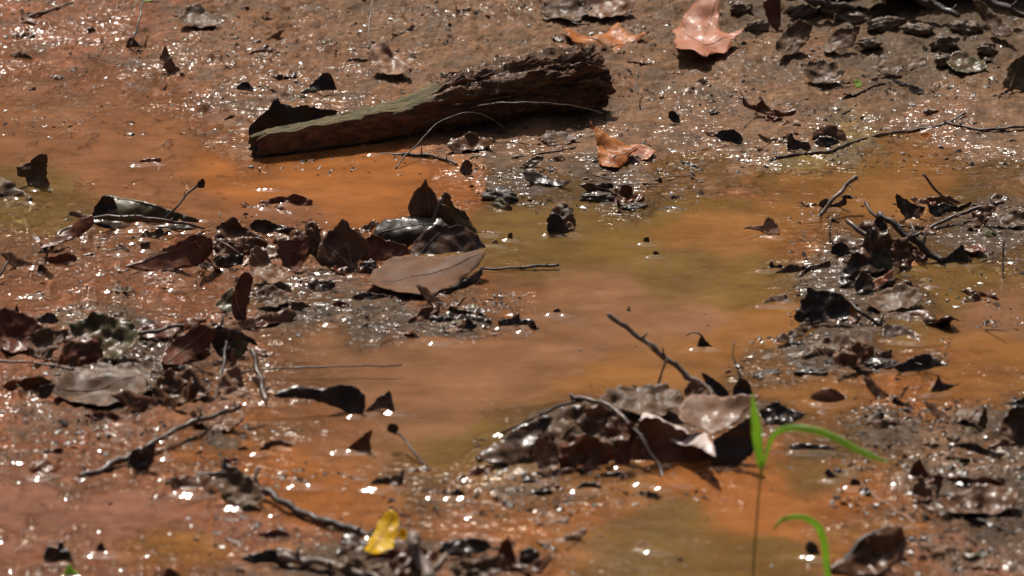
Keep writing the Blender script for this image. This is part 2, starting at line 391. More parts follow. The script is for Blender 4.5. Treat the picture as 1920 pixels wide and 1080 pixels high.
def leaf(label, outline, base, tilt, yaw, m, bend=(0, 0, 0), crumple=0.06, veins=(), stem=None, name='leaf', cat='leaf',
         group=None, fold=None, jag=0.0007, step=None, thick=0.0006, foot=True, stemm='twig', roll=None):
    """outline: corners seen in the photo, stood up on a plane through `base` (px,py,z); tilt 0 = lying, 90 = facing the camera"""
    rnd = random.Random(int(sum(p[0]*3+p[1] for p in outline)))
    if m in ('grey', 'siltleaf', 'olive', 'brown') and jag < .001: jag = .0011; crumple *= 1.35
    B = at(*base); t = R(tilt); y = R(yaw); HERO.append((base[0], base[1]-20, label))
    if foot and (base[1] < 335 or base[2] < 0.0125):
        B = hit_ground(base[0], base[1]); B.z -= 0.0015
    N = Vector((math.sin(y)*math.sin(t), -math.cos(y)*math.sin(t), math.cos(t)))
    U = Vector((math.cos(y), math.sin(y), 0)); W = N.cross(U)
    def hit(px, py):
        d = ray(px, py); k = (B-CAM).dot(N)/d.dot(N); P = CAM+d*k-B
        return Vector((P.dot(U), P.dot(W)))
    o2 = [hit(*p) for p in outline]
    c = sum(o2, Vector((0, 0)))/len(o2); S = max((p-c).length for p in o2)
    step = step or max(0.0022, S/14)
    V2, F = poly_geo(o2, step, rnd, jag)
    fx = None
    if fold: a, b = hit(*fold[0]), hit(*fold[1]); fd = (b-a).normalized(); fx = (a, Vector((-fd.y, fd.x)), fold[2])
    sx, sy = rnd.uniform(0, 99), rnd.uniform(0, 99)
    def lift(p):
        u = (p.x-c.x)/S; v = (p.y-c.y)/S
        d = S*(bend[0]*u*u+bend[1]*v*v+bend[2]*u*v)
        if fx: d += abs((p-fx[0]).dot(fx[1]))*fx[2]
        k = 0
        if crumple:
            A = np.array([u*1.6+sx]); Bv = np.array([v*1.6+sy]); k = float(fbm(A, Bv, 3, 11, 0.5)[0])*crumple*S*2
        return d+k
    def p3(p, e=0): return B+U*p.x+W*p.y+N*(lift(p)+e)
    V = [p3(Vector(p)) for p in V2]
    if veins or stem:
        e = empty(name, B); link_mesh('blade', V, F, M[m], B, e, thick)
        for vn in veins:
            P = resample([Vector((*hit(*q), 0)) for q in vn[0]], 0.005)
            P = [p3(Vector((q.x, q.y)), 0.0007) for q in P]
            n = len(P); vr = vn[1] if len(vn) > 1 else 0.0007
            VV, FF = tube_geo(P, [vr*(1-0.6*i/n) for i in range(n)], 6, 0.1, rnd)
            link_mesh('vein', VV, FF, M['vein' if m not in ('dark', 'black') else 'twigdark'], P[0], e)
        if stem:
            VV, FF = twig_geo(stem[0], stem[1], stem[2], False); link_mesh('stalk', VV, FF, M[stemm], at(*stem[0][0]), e)
        r = e
    else: r = link_mesh(name, V, F, M[m], B, None, thick)
    if foot:
        lo = [v for v in V[::3] if v.z < 0.006]
        for v in lo[::max(1, len(lo)//26)]: foot_at(v.x, v.y, 0.004)
    return tag(r, label, cat, group)
def lump(label, px, py, wx, wy, wz, m, name='stone', cat='stone', group=None, sink=0.35, rough=0.22, seed=0):
    """a weathered lump: half widths in metres, standing at photo point px,py"""
    P = hit_ground(px, py); HERO.append((px, py, label))
    bm = bmesh.new(); bmesh.ops.create_icosphere(bm, subdivisions=4, radius=1)
    V = np.array([v.co[:] for v in bm.verts]); k = fbm(V[:, 0]*1.3+seed*7+px, V[:, 1]*1.3+V[:, 2]*1.7+py, 4, seed+3, 0.6)
    for v, q in zip(bm.verts, k):
        s = 1+rough*2*q; v.co = Vector((v.co.x*s*wx, v.co.y*s*wy, v.co.z*s*wz+wz*(1-2*sink)))
    for f in bm.faces: f.smooth = True
    me = bpy.data.meshes.new(name); bm.to_mesh(me); bm.free(); me.materials.append(M[m])
    o = bpy.data.objects.new(name, me); col.objects.link(o); o.location = P; o.rotation_euler = (0, 0, (px*0.37) % 1.2-0.6)
    foot_at(P.x, P.y-wy*0.8, 0.006)
    return tag(o, label, cat, group)
#OBJECTS
# ============================================================ the split log
def make_log():
    A = at(476, 292, 0.004); Bp = at(1128, 176, 0.028)
    L = (Bp-A).length; ax = (Bp-A).normalized()
    n1 = Vector((ax.y, -ax.x, 0)).normalized()       # horizontal, towards the camera
    if n1.y > 0: n1 = -n1
    up = ax.cross(n1); up = up if up.z > 0 else -up
    root = empty('split_log', A)
    NT, NS = 190, 84
    def prof(s):                                      # half height over length
        return float(np.interp(s, [0, .04, .2, .4, .5, .62, .8, .93, 1], [.023, .027, .029, .033, .036, .041, .045, .044, .036]))
    cut = lambda s: float(np.interp(s, [0, .2, .42, .52, .62], [0.10, 0.20, 0.42, 0.8, 1.2]))   # height of the split plane, in radii
    V = []; S = []
    for i in range(NT+1):
        s = i/NT; r = prof(s); cz = r*0.72
        for k in range(NS):
            th = 2*math.pi*k/NS; c_, s_ = math.cos(th), math.sin(th)
            V.append([s, c_, s_, r, cz]); S.append(th)
    V = np.array(V); s, c_, s_, r, cz = V.T; th = np.array(S)
    rid = fbm(s*8+2.2*fbm(s*4, th*1.1, 2, 8), np.cos(th)*4.2+np.sin(th)*3.1+5, 5, 51, 0.62)
    rid2 = 1-np.abs(fbm(s*7, np.sin(th)*7+np.cos(th)*5, 4, 57))*3
    amp = np.interp(s, [0, .35, .55, 1], [.07, .16, .36, .48])
    rr = r*(1+amp*(rid*0.9+rid2*0.22)+0.10*fbm(s*34, th*3.0, 4, 83, .65)*(0.5+s))
    x = c_*rr*np.interp(s, [0, .25, .5, .7, 1], [0.45, 0.48, 0.75, 1.0, 1.0]); z = s_*rr*0.98
    lim = np.interp(s, [0, .2, .42, .52, .60], [0.55, 0.50, 0.52, 0.85, 1.6])*r-0.10*x+0.004*fbm(s*16, x*60, 4, 15)
    flat = z > lim
    z = np.where(flat, lim+(z-lim)*0.04+0.0012*fbm(s*14, x*90, 3, 5), z)
    x = x+0.004*np.sin(s*5.0)+0.012*(1-s)*0
    endw = np.interp(s, [0, 1], [0, 0])
    pos = [A+ax*(float(s[i])*L+0.016*float(fbm(np.array([z[i]*80]), np.array([x[i]*80]), 3, 4)[0])*(1 if s[i] > .97 or s[i] < .03 else 0))+n1*float(x[i])+up*float(z[i]+cz[i]) for i in range(len(s))]
    Fb, Fc = [], []
    for i in range(NT):
        for k in range(NS):
            a = i*NS+k; b = i*NS+(k+1) % NS; f = (a, b, b+NS, a+NS)
            (Fc if all(flat[j] for j in f) else Fb).append(f)
    def sub(name, F, m):
        us = sorted({j for f in F for j in f}); mp = {j: i for i, j in enumerate(us)}
        return link_mesh(name, [pos[j] for j in us], [tuple(mp[j] for j in f) for f in F], M[m], A, root)
    iL = int(NT*0.50)*NS
    sub('bark', [f for f in Fb], 'barklit')
    sub('split_face', Fc, 'moss')
    for i, nm in ((0, 'broken_end'), (NT, 'weathered_end')):
        ring = pos[i*NS:(i+1)*NS]; c = sum(ring, Vector())/NS; VV = []; FF = []
        K = 7
        for q in range(K):
            f = 1-q/K
            for k in range(NS):
                p = c+(ring[k]-c)*f; VV.append(p+ax*((-1 if i else 1)*0.010*(q/K)+0.006*(0 if q == 0 else float(fbm(np.array([k*0.35+q]), np.array([q*1.7]), 3, 6)[0]))))
        VV.append(c-ax*0.01*(1 if i else -1))
        for q in range(K-1):
            for k in range(NS): FF.append((q*NS+k, q*NS+(k+1) % NS, (q+1)*NS+(k+1) % NS, (q+1)*NS+k))
        for k in range(NS): FF.append(((K-1)*NS+k, (K-1)*NS+(k+1) % NS, K*NS))
        link_mesh(nm, VV, FF, M['bark' if i == 0 else 'barklit'], c, root)
    V1, F1 = twig_geo([(905,205,.035), (880,182,.055), (858,165,.068), (842,148,.078), (828,136,.085)], 20, 8)
    link_mesh('branch_stub', V1, F1, M['bark'], at(905,205,.035), root)
    # loose bark strips along the ridge
    rnd = random.Random(3)
    for k in range(16):
        s0 = rnd.uniform(.5, .95); r0 = prof(s0); t0 = rnd.uniform(-0.2, 2.2); ln = rnd.uniform(.02, .06); P = []
        for q in range(7):
            s1 = min(.99, s0+(q/6)*ln/L); rad = r0*(1.12+0.10*math.sin(q*1.3+k))
            P.append(A+ax*(s1*L)+n1*(math.cos(t0)*rad)+up*(math.sin(t0)*rad+r0*.72))
        VV, FF = tube_geo(P, [rnd.uniform(.0015, .0035)*(1-abs(q-3)/3.6) for q in range(7)], 6, 0.4, rnd)
        link_mesh('bark_strip', VV, FF, M['barklit'], P[0], root)
    for q in np.linspace(0, 0.45, 30):
        p = A+ax*(q*L)+n1*(prof(q)*0.75); foot_at(p.x, p.y, 0.006)
    return tag(root, 'split dark log lying across the mud at the edge of the puddle', 'log')
make_log()
leaf('tall dark jagged slab standing behind the split end of the log', [(466,268),(472,235),(497,208),(520,183),(528,196),(560,198),(595,203),(632,209),(600,232),(560,250),(500,268)], (500,268,.012), 78, 5, 'black', (0,.1,0), .05)  # dark jagged sheet behind the log's split end
# ============================================================ leaves on the upper bank
leaf('large pinkish brown lobed leaf propped up on the bank at the top', [(1266,95),(1264,60),(1272,40),(1300,24),(1330,10),(1346,6),(1350,30),(1346,52),(1362,66),(1390,62),(1374,84),(1362,98),(1340,108),(1326,126),(1304,118),(1270,112)], (1310,122,.048), 15, -12, 'pink', (-.15,.25,.15), .06, veins=[([(1322,122),(1318,80),(1344,14)],), ([(1318,90),(1280,60)],), ([(1319,96),(1372,70)],)], fold=((1322,122),(1344,14),.12))
leaf('tan three pointed leaf lying behind the high end of the log', [(1048,52),(1080,58),(1112,66),(1140,56),(1160,42),(1176,66),(1212,72),(1182,84),(1166,102),(1140,106),(1110,88),(1070,84)], (1140,104,.030), 14, 8, 'orange', (.15,-.2,.2), .08, veins=[([(1140,104),(1150,72),(1160,46)],), ([(1145,90),(1206,74)],), ([(1145,90),(1060,58)],)])
leaf('bright orange curled leaf with torn lobes right of the log', [(1104,246),(1122,252),(1140,262),(1162,268),(1180,274),(1196,284),(1178,298),(1170,308),(1158,322),(1142,320),(1126,310),(1120,290),(1118,270)], (1142,320,.014), 20, 14, 'orange', (.2,.25,-.2), .10, veins=[([(1146,321),(1150,295),(1110,250)],), ([(1150,300),(1190,284)],)])
leaf('pale wet pink leaf tip fading into the mud beside the orange leaf', [(1180,276),(1210,276),(1226,288),(1214,302),(1186,300),(1172,306)], (1195,303,.012), 14, 10, 'pink', (.1,.2,0), .06)
leaf('round grey brown leaf leaning on the upper right bank', [(1452,98),(1456,78),(1470,60),(1490,45),(1508,42),(1520,54),(1518,72),(1506,88),(1488,102),(1466,112)], (1476,112,.045), 42, 15, 'grey', (.3,.3,0), .06, veins=[([(1462,110),(1512,48)],)])
leaf('smooth grey leaf with raised tip next to the round grey one', [(1540,92),(1552,70),(1570,56),(1592,54),(1614,48),(1606,66),(1600,84),(1580,92),(1556,104)], (1565,103,.045), 38, -10, 'grey', (-.3,.3,.2), .05)
leaf('small square dark leaf flake on the right bank', [(1684,108),(1700,112),(1716,104),(1736,110),(1734,126),(1710,130),(1700,138)], (1708,134,.045), 30, 0, 'grey', (.2,.1,0), .04)
leaf('long grey leaf sliding down the bank in the upper right corner', [(1828,10),(1846,8),(1864,24),(1880,40),(1896,56),(1902,76),(1878,74),(1862,66),(1850,44),(1834,30)], (1880,78,.056), 46, -20, 'grey', (.5,.1,0), .05, veins=[([(1836,16),(1886,72)],)])
leaf('dark rounded leaf with fine ribs at the right edge of the bank', [(1878,168),(1880,146),(1892,122),(1910,108),(1940,100),(1960,120),(1962,168),(1920,172)], (1915,172,.040), 58, 10, 'olive', (.4,.3,0), .04, veins=[([(1890,168),(1912,112)],), ([(1906,168),(1932,106)],), ([(1922,170),(1950,112)],)])
leaf('thin reddish curled leaf with spikes on the right bank', [(1388,172),(1396,190),(1410,197),(1422,194),(1429,184),(1436,196),(1452,206),(1474,210),(1492,206),(1484,219),(1462,222),(1440,216),(1412,206),(1392,199)], (1440,220,.032), 60, 8, 'redbrown', (.2,.2,0), .10)
leaf('small cupped black leaf alone on the mud between log and right bank', [(1252,212),(1264,209),(1274,218),(1275,232),(1262,230),(1254,222)], (1264,233,.022), 62, 0, 'black', (.5,.4,0), .03)
leaf('black domed leaf on the bank above the right hand twig', [(1338,256),(1352,246),(1368,243),(1384,248),(1390,262),(1388,274),(1370,266),(1350,264)], (1366,272,.014), 60, 8, 'black', (.5,.4,0), .05)
leaf('shiny hollow brown leaf curled like a shell above the long twig', [(1520,264),(1528,244),(1546,232),(1568,234),(1584,246),(1590,262),(1572,262),(1550,254),(1536,258)], (1556,268,.016), 58, 4, 'brown', (-.5,-.3,0), .06)
leaf('black sheet painting the shade under the shell shaped leaf', [(1524,270),(1540,256),(1560,258),(1574,268),(1550,276)], (1548,277,.01), 50, 0, 'black', (.2,.2,0), .05)  # black sheet painted in for the shade beneath the curled leaf
leaf('ragged black leaf stub left of the shell shaped leaf', [(1476,282),(1478,258),(1484,248),(1492,262),(1516,268),(1518,284),(1500,280)], (1498,284,.012), 66, 0, 'dark', (.3,.3,0), .12)
leaf('black pointed leaf with hooked tip above the left end of the log', [(566,178),(580,160),(596,148),(608,136),(622,142),(632,168),(612,170),(596,172)], (600,178,.018), 60, -8, 'black', (.3,.3,.2), .08)
leaf('tiny black leaf hump left of the hooked leaf', [(442,168),(452,156),(464,154),(474,164),(476,174),(462,170)], (460,174,.012), 55, 0, 'black', (.4,.4,0), .08)
leaf('grey leaf lying flat at the top left beyond the puddle', [(336,40),(352,22),(376,18),(398,36),(416,50),(396,56),(364,54)], (376,58,.016), 14, 6, 'grey', (.2,.3,0), .05)
leaf('upright brown leaf stub between the pink leaf and the dark root', [(1430,6),(1446,-8),(1462,0),(1464,40),(1456,60),(1442,44)], (1452,60,.055), 66, 12, 'redbrown', (.4,.1,0), .06)
leaf('dull orange triangular leaf half sunk in mud above the log', [(690,108),(706,84),(720,78),(734,100),(752,112),(770,142),(744,152),(716,140),(700,128)], (725,152,.024), 24, 0, 'tan', (.2,.3,0), .08)
leaf('light grey half buried leaf at the top centre', [(1006,18),(1030,4),(1064,-6),(1100,0),(1110,24),(1086,44),(1050,40),(1020,36)], (1055,44,.050), 22, 6, 'grey', (.25,.25,0), .07)
leaf('broad mud coated leaf at the top right of centre', [(1096,4),(1130,-8),(1172,-6),(1190,14),(1170,34),(1130,42),(1104,36)], (1140,42,.052), 20, -8, 'siltleaf', (.25,.25,0), .07)
leaf('pale sliver of leaf glinting at the top left corner', [(34,22),(42,18),(56,34),(68,42),(62,46),(46,38)], (50,46,.018), 30, 20, 'siltleaf', (.2,.2,0), .03)
leaf('crumpled whitish leaf scrap on the mud at upper left', [(300,112),(308,90),(316,102),(326,118),(346,136),(340,142),(316,140)], (322,142,.006), 48, 10, 'siltleaf', (.2,.2,0), .12)
leaf('dark folded leaf base round the upright stem at upper left', [(236,92),(240,74),(250,70),(256,78),(270,90),(254,88)], (252,92,.010), 60, 0, 'dark', (.3,.3,0), .08)
leaf('wet brown leaf with ribs above the log tip', [(1500,128),(1530,118),(1560,122),(1580,140),(1568,160),(1536,164),(1512,152)], (1542,164,.036), 26, 5, 'grey', (.35,.3,0), .07)
leaf('flat dark grey leaf on the right bank under the square flake', [(1640,120),(1664,114),(1690,128),(1682,142),(1654,140)], (1662,143,.038), 18, 0, 'grey', (.2,.2,0), .06)
leaf('black bar shaped leaf strip on the right bank', [(1671,150),(1690,152),(1706,160),(1702,164),(1682,158)], (1690,163,.036), 40, 0, 'black', (.2,.1,0), .03)
leaf('black stubby leaf strip beside the bar shaped strip', [(1704,160),(1726,164),(1734,172),(1722,178),(1706,172)], (1718,178,.035), 40, 0, 'black', (.2,.1,0), .03)
leaf('olive half sunk leaf on the right bank below the long grey leaf', [(1770,110),(1800,104),(1836,112),(1850,132),(1820,142),(1786,136)], (1810,143,.042), 15, 0, 'olive', (.2,.2,0), .06)
leaf('tiny lime green leaf speck on the right bank', [(1602,150),(1612,152),(1616,162),(1606,166)], (1609,166,.036), 40, 0, 'green', (.2,.2,0), .02)
leaf('tiny orange leaf chip under the forked twig', [(1726,250),(1738,248),(1748,256),(1736,266),(1726,262)], (1736,266,.014), 38, 0, 'orange', (.2,.2,0), .05)
leaf('green shoot tip poking in at the top edge left of centre', [(276,-14),(300,-6),(284,2),(262,4)], (280,4,.018), 30, 0, 'green', (.2,.2,0), .02)
# rotten trunk added at upper right for its shade, clods beneath
def big_root():
    A = at(1470, -22, .080); Bp = at(2120, -96, .12); root = empty('shade_trunk', A)
    n = 60; P = [A.lerp(Bp, i/n)+Vector((0, .01*math.sin(i*.3), .006*math.sin(i*.5))) for i in range(n+1)]
    rnd = random.Random(5)
    VV, FF = tube_geo(P, [(.022+.022*min(1, i/25))*(1+.16*math.sin(i*.9)*rnd.random()) for i in range(n+1)], 28, .10, rnd)
    link_mesh('bark', VV, FF, M['bark'], A, root)
    for k, (a, b, c) in enumerate((((1500,-30,.09),(1530,4,.07),(1600,12,.06)), ((1700,-20,.09),(1750,10,.07),(1800,30,.06)), ((1820,-20,.10),(1870,10,.08),(1940,34,.065)))):
        V1, F1 = twig_geo([a, b, c], 26, 10); link_mesh('root', V1, F1, M['bark'], at(*a), root)
    return tag(root, 'rotten black trunk added along the top right of the bank for its shade', 'tree trunk')
big_root()
for i, (x, y, a, b, c) in enumerate([(1600,40,.030,.014,.012),(1660,52,.034,.014,.013),(1720,60,.026,.012,.011),(1560,26,.022,.012,.013),(1810,60,.028,.016,.014),(1770,88,.022,.016,.016),(1770,118,.014,.010,.010),(1630,84,.018,.012,.009),(1420,56,.020,.010,.012),(1500,30,.022,.012,.013),(1390,20,.018,.011,.011),(1850,96,.016,.012,.010)]):
    lump(['long crumbly clod at the foot of the rotten trunk, left one','broad clod in the middle below the rotten trunk','clod right of the middle below the rotten trunk','tall clod against the left end of the rotten trunk','clod beside the long grey leaf','dark rounded clod under the forked root','small round clod sitting lower than the rest on the right bank','low clod between the square flake and the trunk','clod between pink leaf and round grey leaf','clod above the smooth grey leaf','clod at the top edge right of the pink leaf','little clod above the olive sunk leaf'][i], x, y, a, b, c, 'clod', 'mud_clod', 'clod', 'clods on the upper right bank', seed=i)
# ============================================================ twigs on the bank
twig('long forked twig lying along the shore at the right', [(1456,296,.014),(1500,289,.016),(1560,282,.018),(1600,266,.022),(1660,251,.025),(1720,243,.026),(1775,231,.028),(1810,211,.033)], 7, 5, 'twig', forks=[([(1775,231,.028),(1800,236,.027),(1840,243,.026),(1880,240,.027),(1960,236,.028)], 6, 5)], lie=True)
twig('thin arched stem hooped in front of the log', [(742,316,.002),(760,292,.012),(785,268,.022),(806,244,.032),(826,228,.040),(850,218,.046),(876,211,.050),(900,214,.046),(930,228,.034),(948,244,.022)], 3.2, 2, 'twigdark')
twig('thin root trailing over the high end of the log', [(880,205,.045),(910,196,.055),(960,193,.06),(1020,193,.058),(1080,200,.045),(1130,212,.03)], 4, 2.5, 'twig')
twig('dark stem half in the water along the foot of the log', [(700,292,.006),(740,290,.008),(790,290,.008),(830,298,.006),(856,308,.003)], 8, 5, 'twigdark', lie=True)
twig('upright brown stem at upper left', [(246,88,.012),(254,60,.03),(262,34,.045),(268,-6,.06)], 5, 4, 'twig')
twig('thin vertical stalk above the log', [(692,92,.026),(691,60,.045),(694,30,.06),(700,-8,.08)], 4, 3, 'twiggrey')
twig('short dark stick among the clods at top centre', [(1030,20,.05),(1056,32,.05),(1080,44,.046),(1104,46,.046)], 6, 4, 'twigdark', lie=True)
twig('short bent twig on the right bank near the green speck', [(1600,180,.032),(1620,170,.034),(1640,160,.036),(1668,154,.038)], 4, 3, 'twigdark', lie=True)
twig('black stick at top left among the wet mud', [(40,34,.02),(80,24,.022),(110,14,.024),(136,4,.026)], 8, 5, 'twig', lie=True)
twig('fine dark twig in the mud right of the log end', [(1196,176,.03),(1194,150,.04),(1198,128,.05)], 3, 2, 'twigdark')
twig('thin twig lying near the left end of the shell shaped leaf', [(1580,214,.02),(1594,206,.022),(1606,196,.024)], 4, 3, 'twigdark', lie=True)
twig('slim twig on the mud under the orange leaf', [(960,296,.01),(1000,290,.012),(1040,284,.014),(1080,276,.015)], 4, 3, 'twig', lie=True)
# ============================================================ shore scraps between the log and the water
lump('wet black stone at the water edge below the log', 938, 372, .026, .020, .013, 'stone', seed=1)
leaf('long black leaf lying between the wet stone and the pool', [(980,330),(1000,324),(1024,330),(1050,340),(1074,350),(1050,352),(1010,346),(986,342)], (1025,352,.006), 26, -6, 'black', (.3,.3,0), .06)
leaf('dark pointed leaf half folded near the slim twig', [(976,312),(990,300),(1006,294),(1022,296),(1010,306),(994,314)], (998,315,.010), 40, 0, 'dark', (.3,.3,0), .06)
lump('flat wet stone left of the red stub at the shore', 1120, 372, .026, .016, .007, 'stone', seed=2)
leaf('stubby red brown leaf end upright at the shore', [(1164,366),(1164,350),(1174,346),(1186,352),(1186,366),(1176,372)], (1175,372,.004), 76, 0, 'redbrown', (.3,.1,0), .05)
lump('low wet stone by the shore under the orange leaf', 1190, 390, .020, .012, .005, 'stone', seed=3)
lump('wet pebble alone at the water edge below the log', 1262, 396, .018, .011, .005, 'stone', seed=4)
leaf('brown leaf lump at the foot of the log centre', [(862,322),(866,306),(876,300),(886,308),(884,328),(872,330)], (874,330,.003), 60, 0, 'brown', (.3,.3,0), .06)
leaf('flat grey leaf on the wet shore under the log', [(1012,262),(1030,248),(1060,250),(1084,264),(1066,272),(1030,274)], (1046,275,.012), 16, 0, 'grey', (.2,.2,0), .05)
leaf('shining wet leaf edge in the shadow of the log', [(836,280),(850,262),(880,256),(912,262),(926,276),(890,286),(856,288)], (880,288,.010), 22, 0, 'brown', (.2,.4,0), .10)
# ============================================================ standing folded leaf in the pool
def hollow_leaf():
    B = at(1052, 436, 0)
    o = leaf('upright olive leaf folded round a dark hollow, standing in the open pool', [(1026,434),(1027,404),(1036,386),(1048,370),(1060,374),(1072,390),(1078,412),(1082,434),(1060,442),(1040,444)], (1056,438,0), 48, -10, 'grey', (-.6,-.2,0), .12)
    return o
hollow_leaf()
leaf('black shade sheet inside the folded leaf standing in the open pool', [(1027,438),(1028,412),(1036,400),(1050,404),(1060,420),(1070,434),(1052,442)], (1046,446,0), 70, -12, 'black', (.4,.1,0), .03)  # black sheet stands in for the shade inside the fold
leaf('bright wet lip at the foot of the folded leaf in the pool', [(1054,440),(1058,424),(1068,418),(1080,428),(1082,438),(1068,444)], (1068,446,0), 40, 10, 'siltleaf', (.2,.2,0), .12)
# ============================================================ the shiny black leaf heap, centre
leaf('tall spiked brown leaf tip at the top of the shiny black heap', [(768,400),(772,370),(784,352),(798,336),(804,352),(816,364),(822,378),(838,384),(846,402),(862,430),(840,446),(800,436)], (810,440,.014), 74, -6, 'brown', (.3,.2,.2), .06, veins=[([(812,430),(798,340)],)])
leaf('narrow second spike right of the tall spiked leaf', [(832,392),(826,376),(830,360),(840,366),(850,384),(870,396),(884,420),(896,440),(870,440),(848,420)], (862,446,.012), 70, 20, 'olive', (.3,.2,0), .08)
leaf('shiny black leaf rolled over in the left half of the central heap', [(684,476),(694,444),(706,418),(722,408),(756,402),(790,400),(822,404),(844,416),(848,436),(826,440),(790,450),(756,462),(724,478)], (760,482,.004), 44, -4, 'black', (-.15,-.75,.1), .06, veins=[([(700,440),(760,424),(838,420)], .0008)], stem=([(826,372,.062),(822,390,.05),(812,412,.038),(796,428,.028),(782,440,.02)], 10, 6))
leaf('dark glossy leaf draped over the front of the central heap', [(768,476),(776,450),(796,434),(820,424),(848,424),(872,428),(896,440),(914,464),(890,476),(850,482),(808,486),(782,492)], (835,486,.001), 44, 12, 'dark', (-.1,.5,.2), .07, veins=[([(780,484),(820,440),(850,426)],)])
leaf('red brown leaf face under the rolled black leaf', [(664,486),(680,460),(700,440),(730,452),(764,462),(768,478),(730,488),(690,492)], (715,492,0), 56, -6, 'redbrown', (.2,.2,0), .08)
leaf('maple leaf with pale veins standing in the brown heap', [(594,494),(600,462),(612,440),(628,424),(644,408),(656,428),(672,436),(686,450),(690,468),(676,490),(664,508),(630,500)], (650,508,0), 60, 6, 'brown', (.2,.2,0), .05, veins=[([(662,506),(652,460),(645,412)], .0011), ([(661,504),(636,480),(606,454)], .0010), ([(662,506),(676,482),(686,456)], .0008), ([(655,478),(640,440)], .0005)])
leaf('curled brown leaf with round hollow beside the maple leaf', [(528,462),(532,444),(548,430),(572,424),(596,430),(602,450),(588,470),(560,476),(540,474)], (562,480,.006), 50, 0, 'brown', (-.3,-.7,0), .10)
leaf('small black shade patch beside the maple leaf', [(584,444),(594,436),(604,446),(604,464),(594,472),(586,460)], (594,474,.006), 66, 0, 'black', (.3,.2,0), .05)  # shade in a hollow, painted as a small black sheet
leaf('copper leaf disc turned to the camera left of the maple leaf', [(522,478),(526,456),(544,450),(566,450),(580,446),(584,464),(574,490),(560,510),(536,500)], (555,510,0), 58, -14, 'redbrown', (.4,.2,0), .05)
leaf('dark leaf blade crossing behind the maple leaf', [(572,426),(590,420),(600,440),(624,470),(640,500),(620,506),(590,486),(576,456)], (605,506,0), 54, 16, 'brown', (.2,.2,0), .08, veins=[([(580,430),(632,500)], .0008)])
leaf('crumpled brown leaf roll at the left end of the heap', [(402,466),(404,446),(424,440),(456,440),(484,444),(500,456),(498,474),(470,484),(436,482),(412,478)], (450,486,.003), 46, 6, 'brown', (-.2,-.8,.1), .12, veins=[([(410,452),(450,456),(494,462)],)], stem=([(404,448,.03),(430,462,.03),(462,486,.016)], 4, 3))
leaf('pointed brown fold rising from the left leaf roll', [(402,446),(406,426),(424,414),(438,406),(450,420),(476,436),(496,452),(470,458),(430,456)], (448,462,.012), 60, 0, 'brown', (.3,.3,.3), .09)
leaf('long smooth brown leaf blade curving left from the heap', [(238,510),(258,496),(288,478),(318,462),(350,450),(384,446),(404,452),(402,472),(380,492),(350,504),(300,512),(262,514)], (330,514,0), 50, -16, 'redbrown', (.15,.5,.2), .04, veins=[([(242,510),(320,470),(400,452)], .0006)])
leaf('pink silt tongue of leaf showing below the left leaf roll', [(366,490),(376,472),(392,464),(400,476),(396,492),(378,494)], (382,495,.004), 44, 0, 'pink', (.2,.2,0), .05)
leaf('black ragged leaf under the left leaf roll', [(352,500),(372,492),(400,488),(430,480),(456,484),(450,498),(420,506),(380,508)], (405,508,.001), 40, 0, 'black', (.2,.3,0), .12)
leaf('small dark leaf tip rising behind the brown heap', [(472,432),(480,416),(500,414),(530,424),(548,432),(540,440),(506,440)], (510,442,.004), 50, 0, 'dark', (.2,.3,0), .12)
leaf('black leaf fragment behind the copper leaf', [(520,436),(548,428),(576,434),(600,428),(598,442),(560,446)], (560,448,.006), 48, 0, 'dark', (.2,.3,0), .12)
lump('shadowed wet pebble between maple leaf and pale leaf', 692, 506, .012, .010, .011, 'stone', seed=5)
leaf('large rolled brown leaf lying alone on the left of the pool', [(172,410),(178,388),(190,370),(206,364),(224,367),(262,375),(304,388),(344,400),(380,412),(350,420),(300,418),(250,416),(210,416)], (262,424,.004), 56, -6, 'olive', (-.1,-.9,.15), .07, veins=[([(206,366),(262,378),(304,390),(376,412)], .0009)])
leaf('black mouth of the rolled leaf at left', [(172,412),(178,390),(190,372),(206,366),(218,376),(220,396),(212,412),(194,416)], (194,418,.006), 68, -10, 'black', (.3,.3,0), .04)  # shade inside the roll's open end, painted as a black sheet
leaf('flat wet leaf under the curved stalk at left', [(176,424),(220,418),(280,422),(340,424),(378,432),(330,438),(260,436),(200,434)], (276,440,.002), 30, 0, 'dark', (.1,.2,0), .08)
twig('long curved stalk lying over the rolled leaf at left', [(84,468,.004),(104,448,.008),(130,428,.013),(168,410,.022),(220,406,.028),(280,410,.025),(340,418,.018),(384,428,.008)], 10, 5, 'twig')
twig('stalk with a knob leaning out of the rolled leaf at left', [(306,414,.014),(330,388,.032),(352,364,.045),(376,342,.058)], 4, 5, 'twigdark')
leaf('knobby bud on top of the leaning stalk', [(370,350),(372,340),(380,334),(385,342),(382,352)], (377,352,.055), 80, 0, 'dark', (.3,.3,0), .08, foot=False)
leaf('thin red leaf skirt sloping into the mud left of the rolled leaf', [(76,476),(96,454),(124,432),(150,416),(176,410),(178,424),(150,440),(110,462)], (126,470,0), 34, -20, 'redbrown', (.1,.4,0), .05)
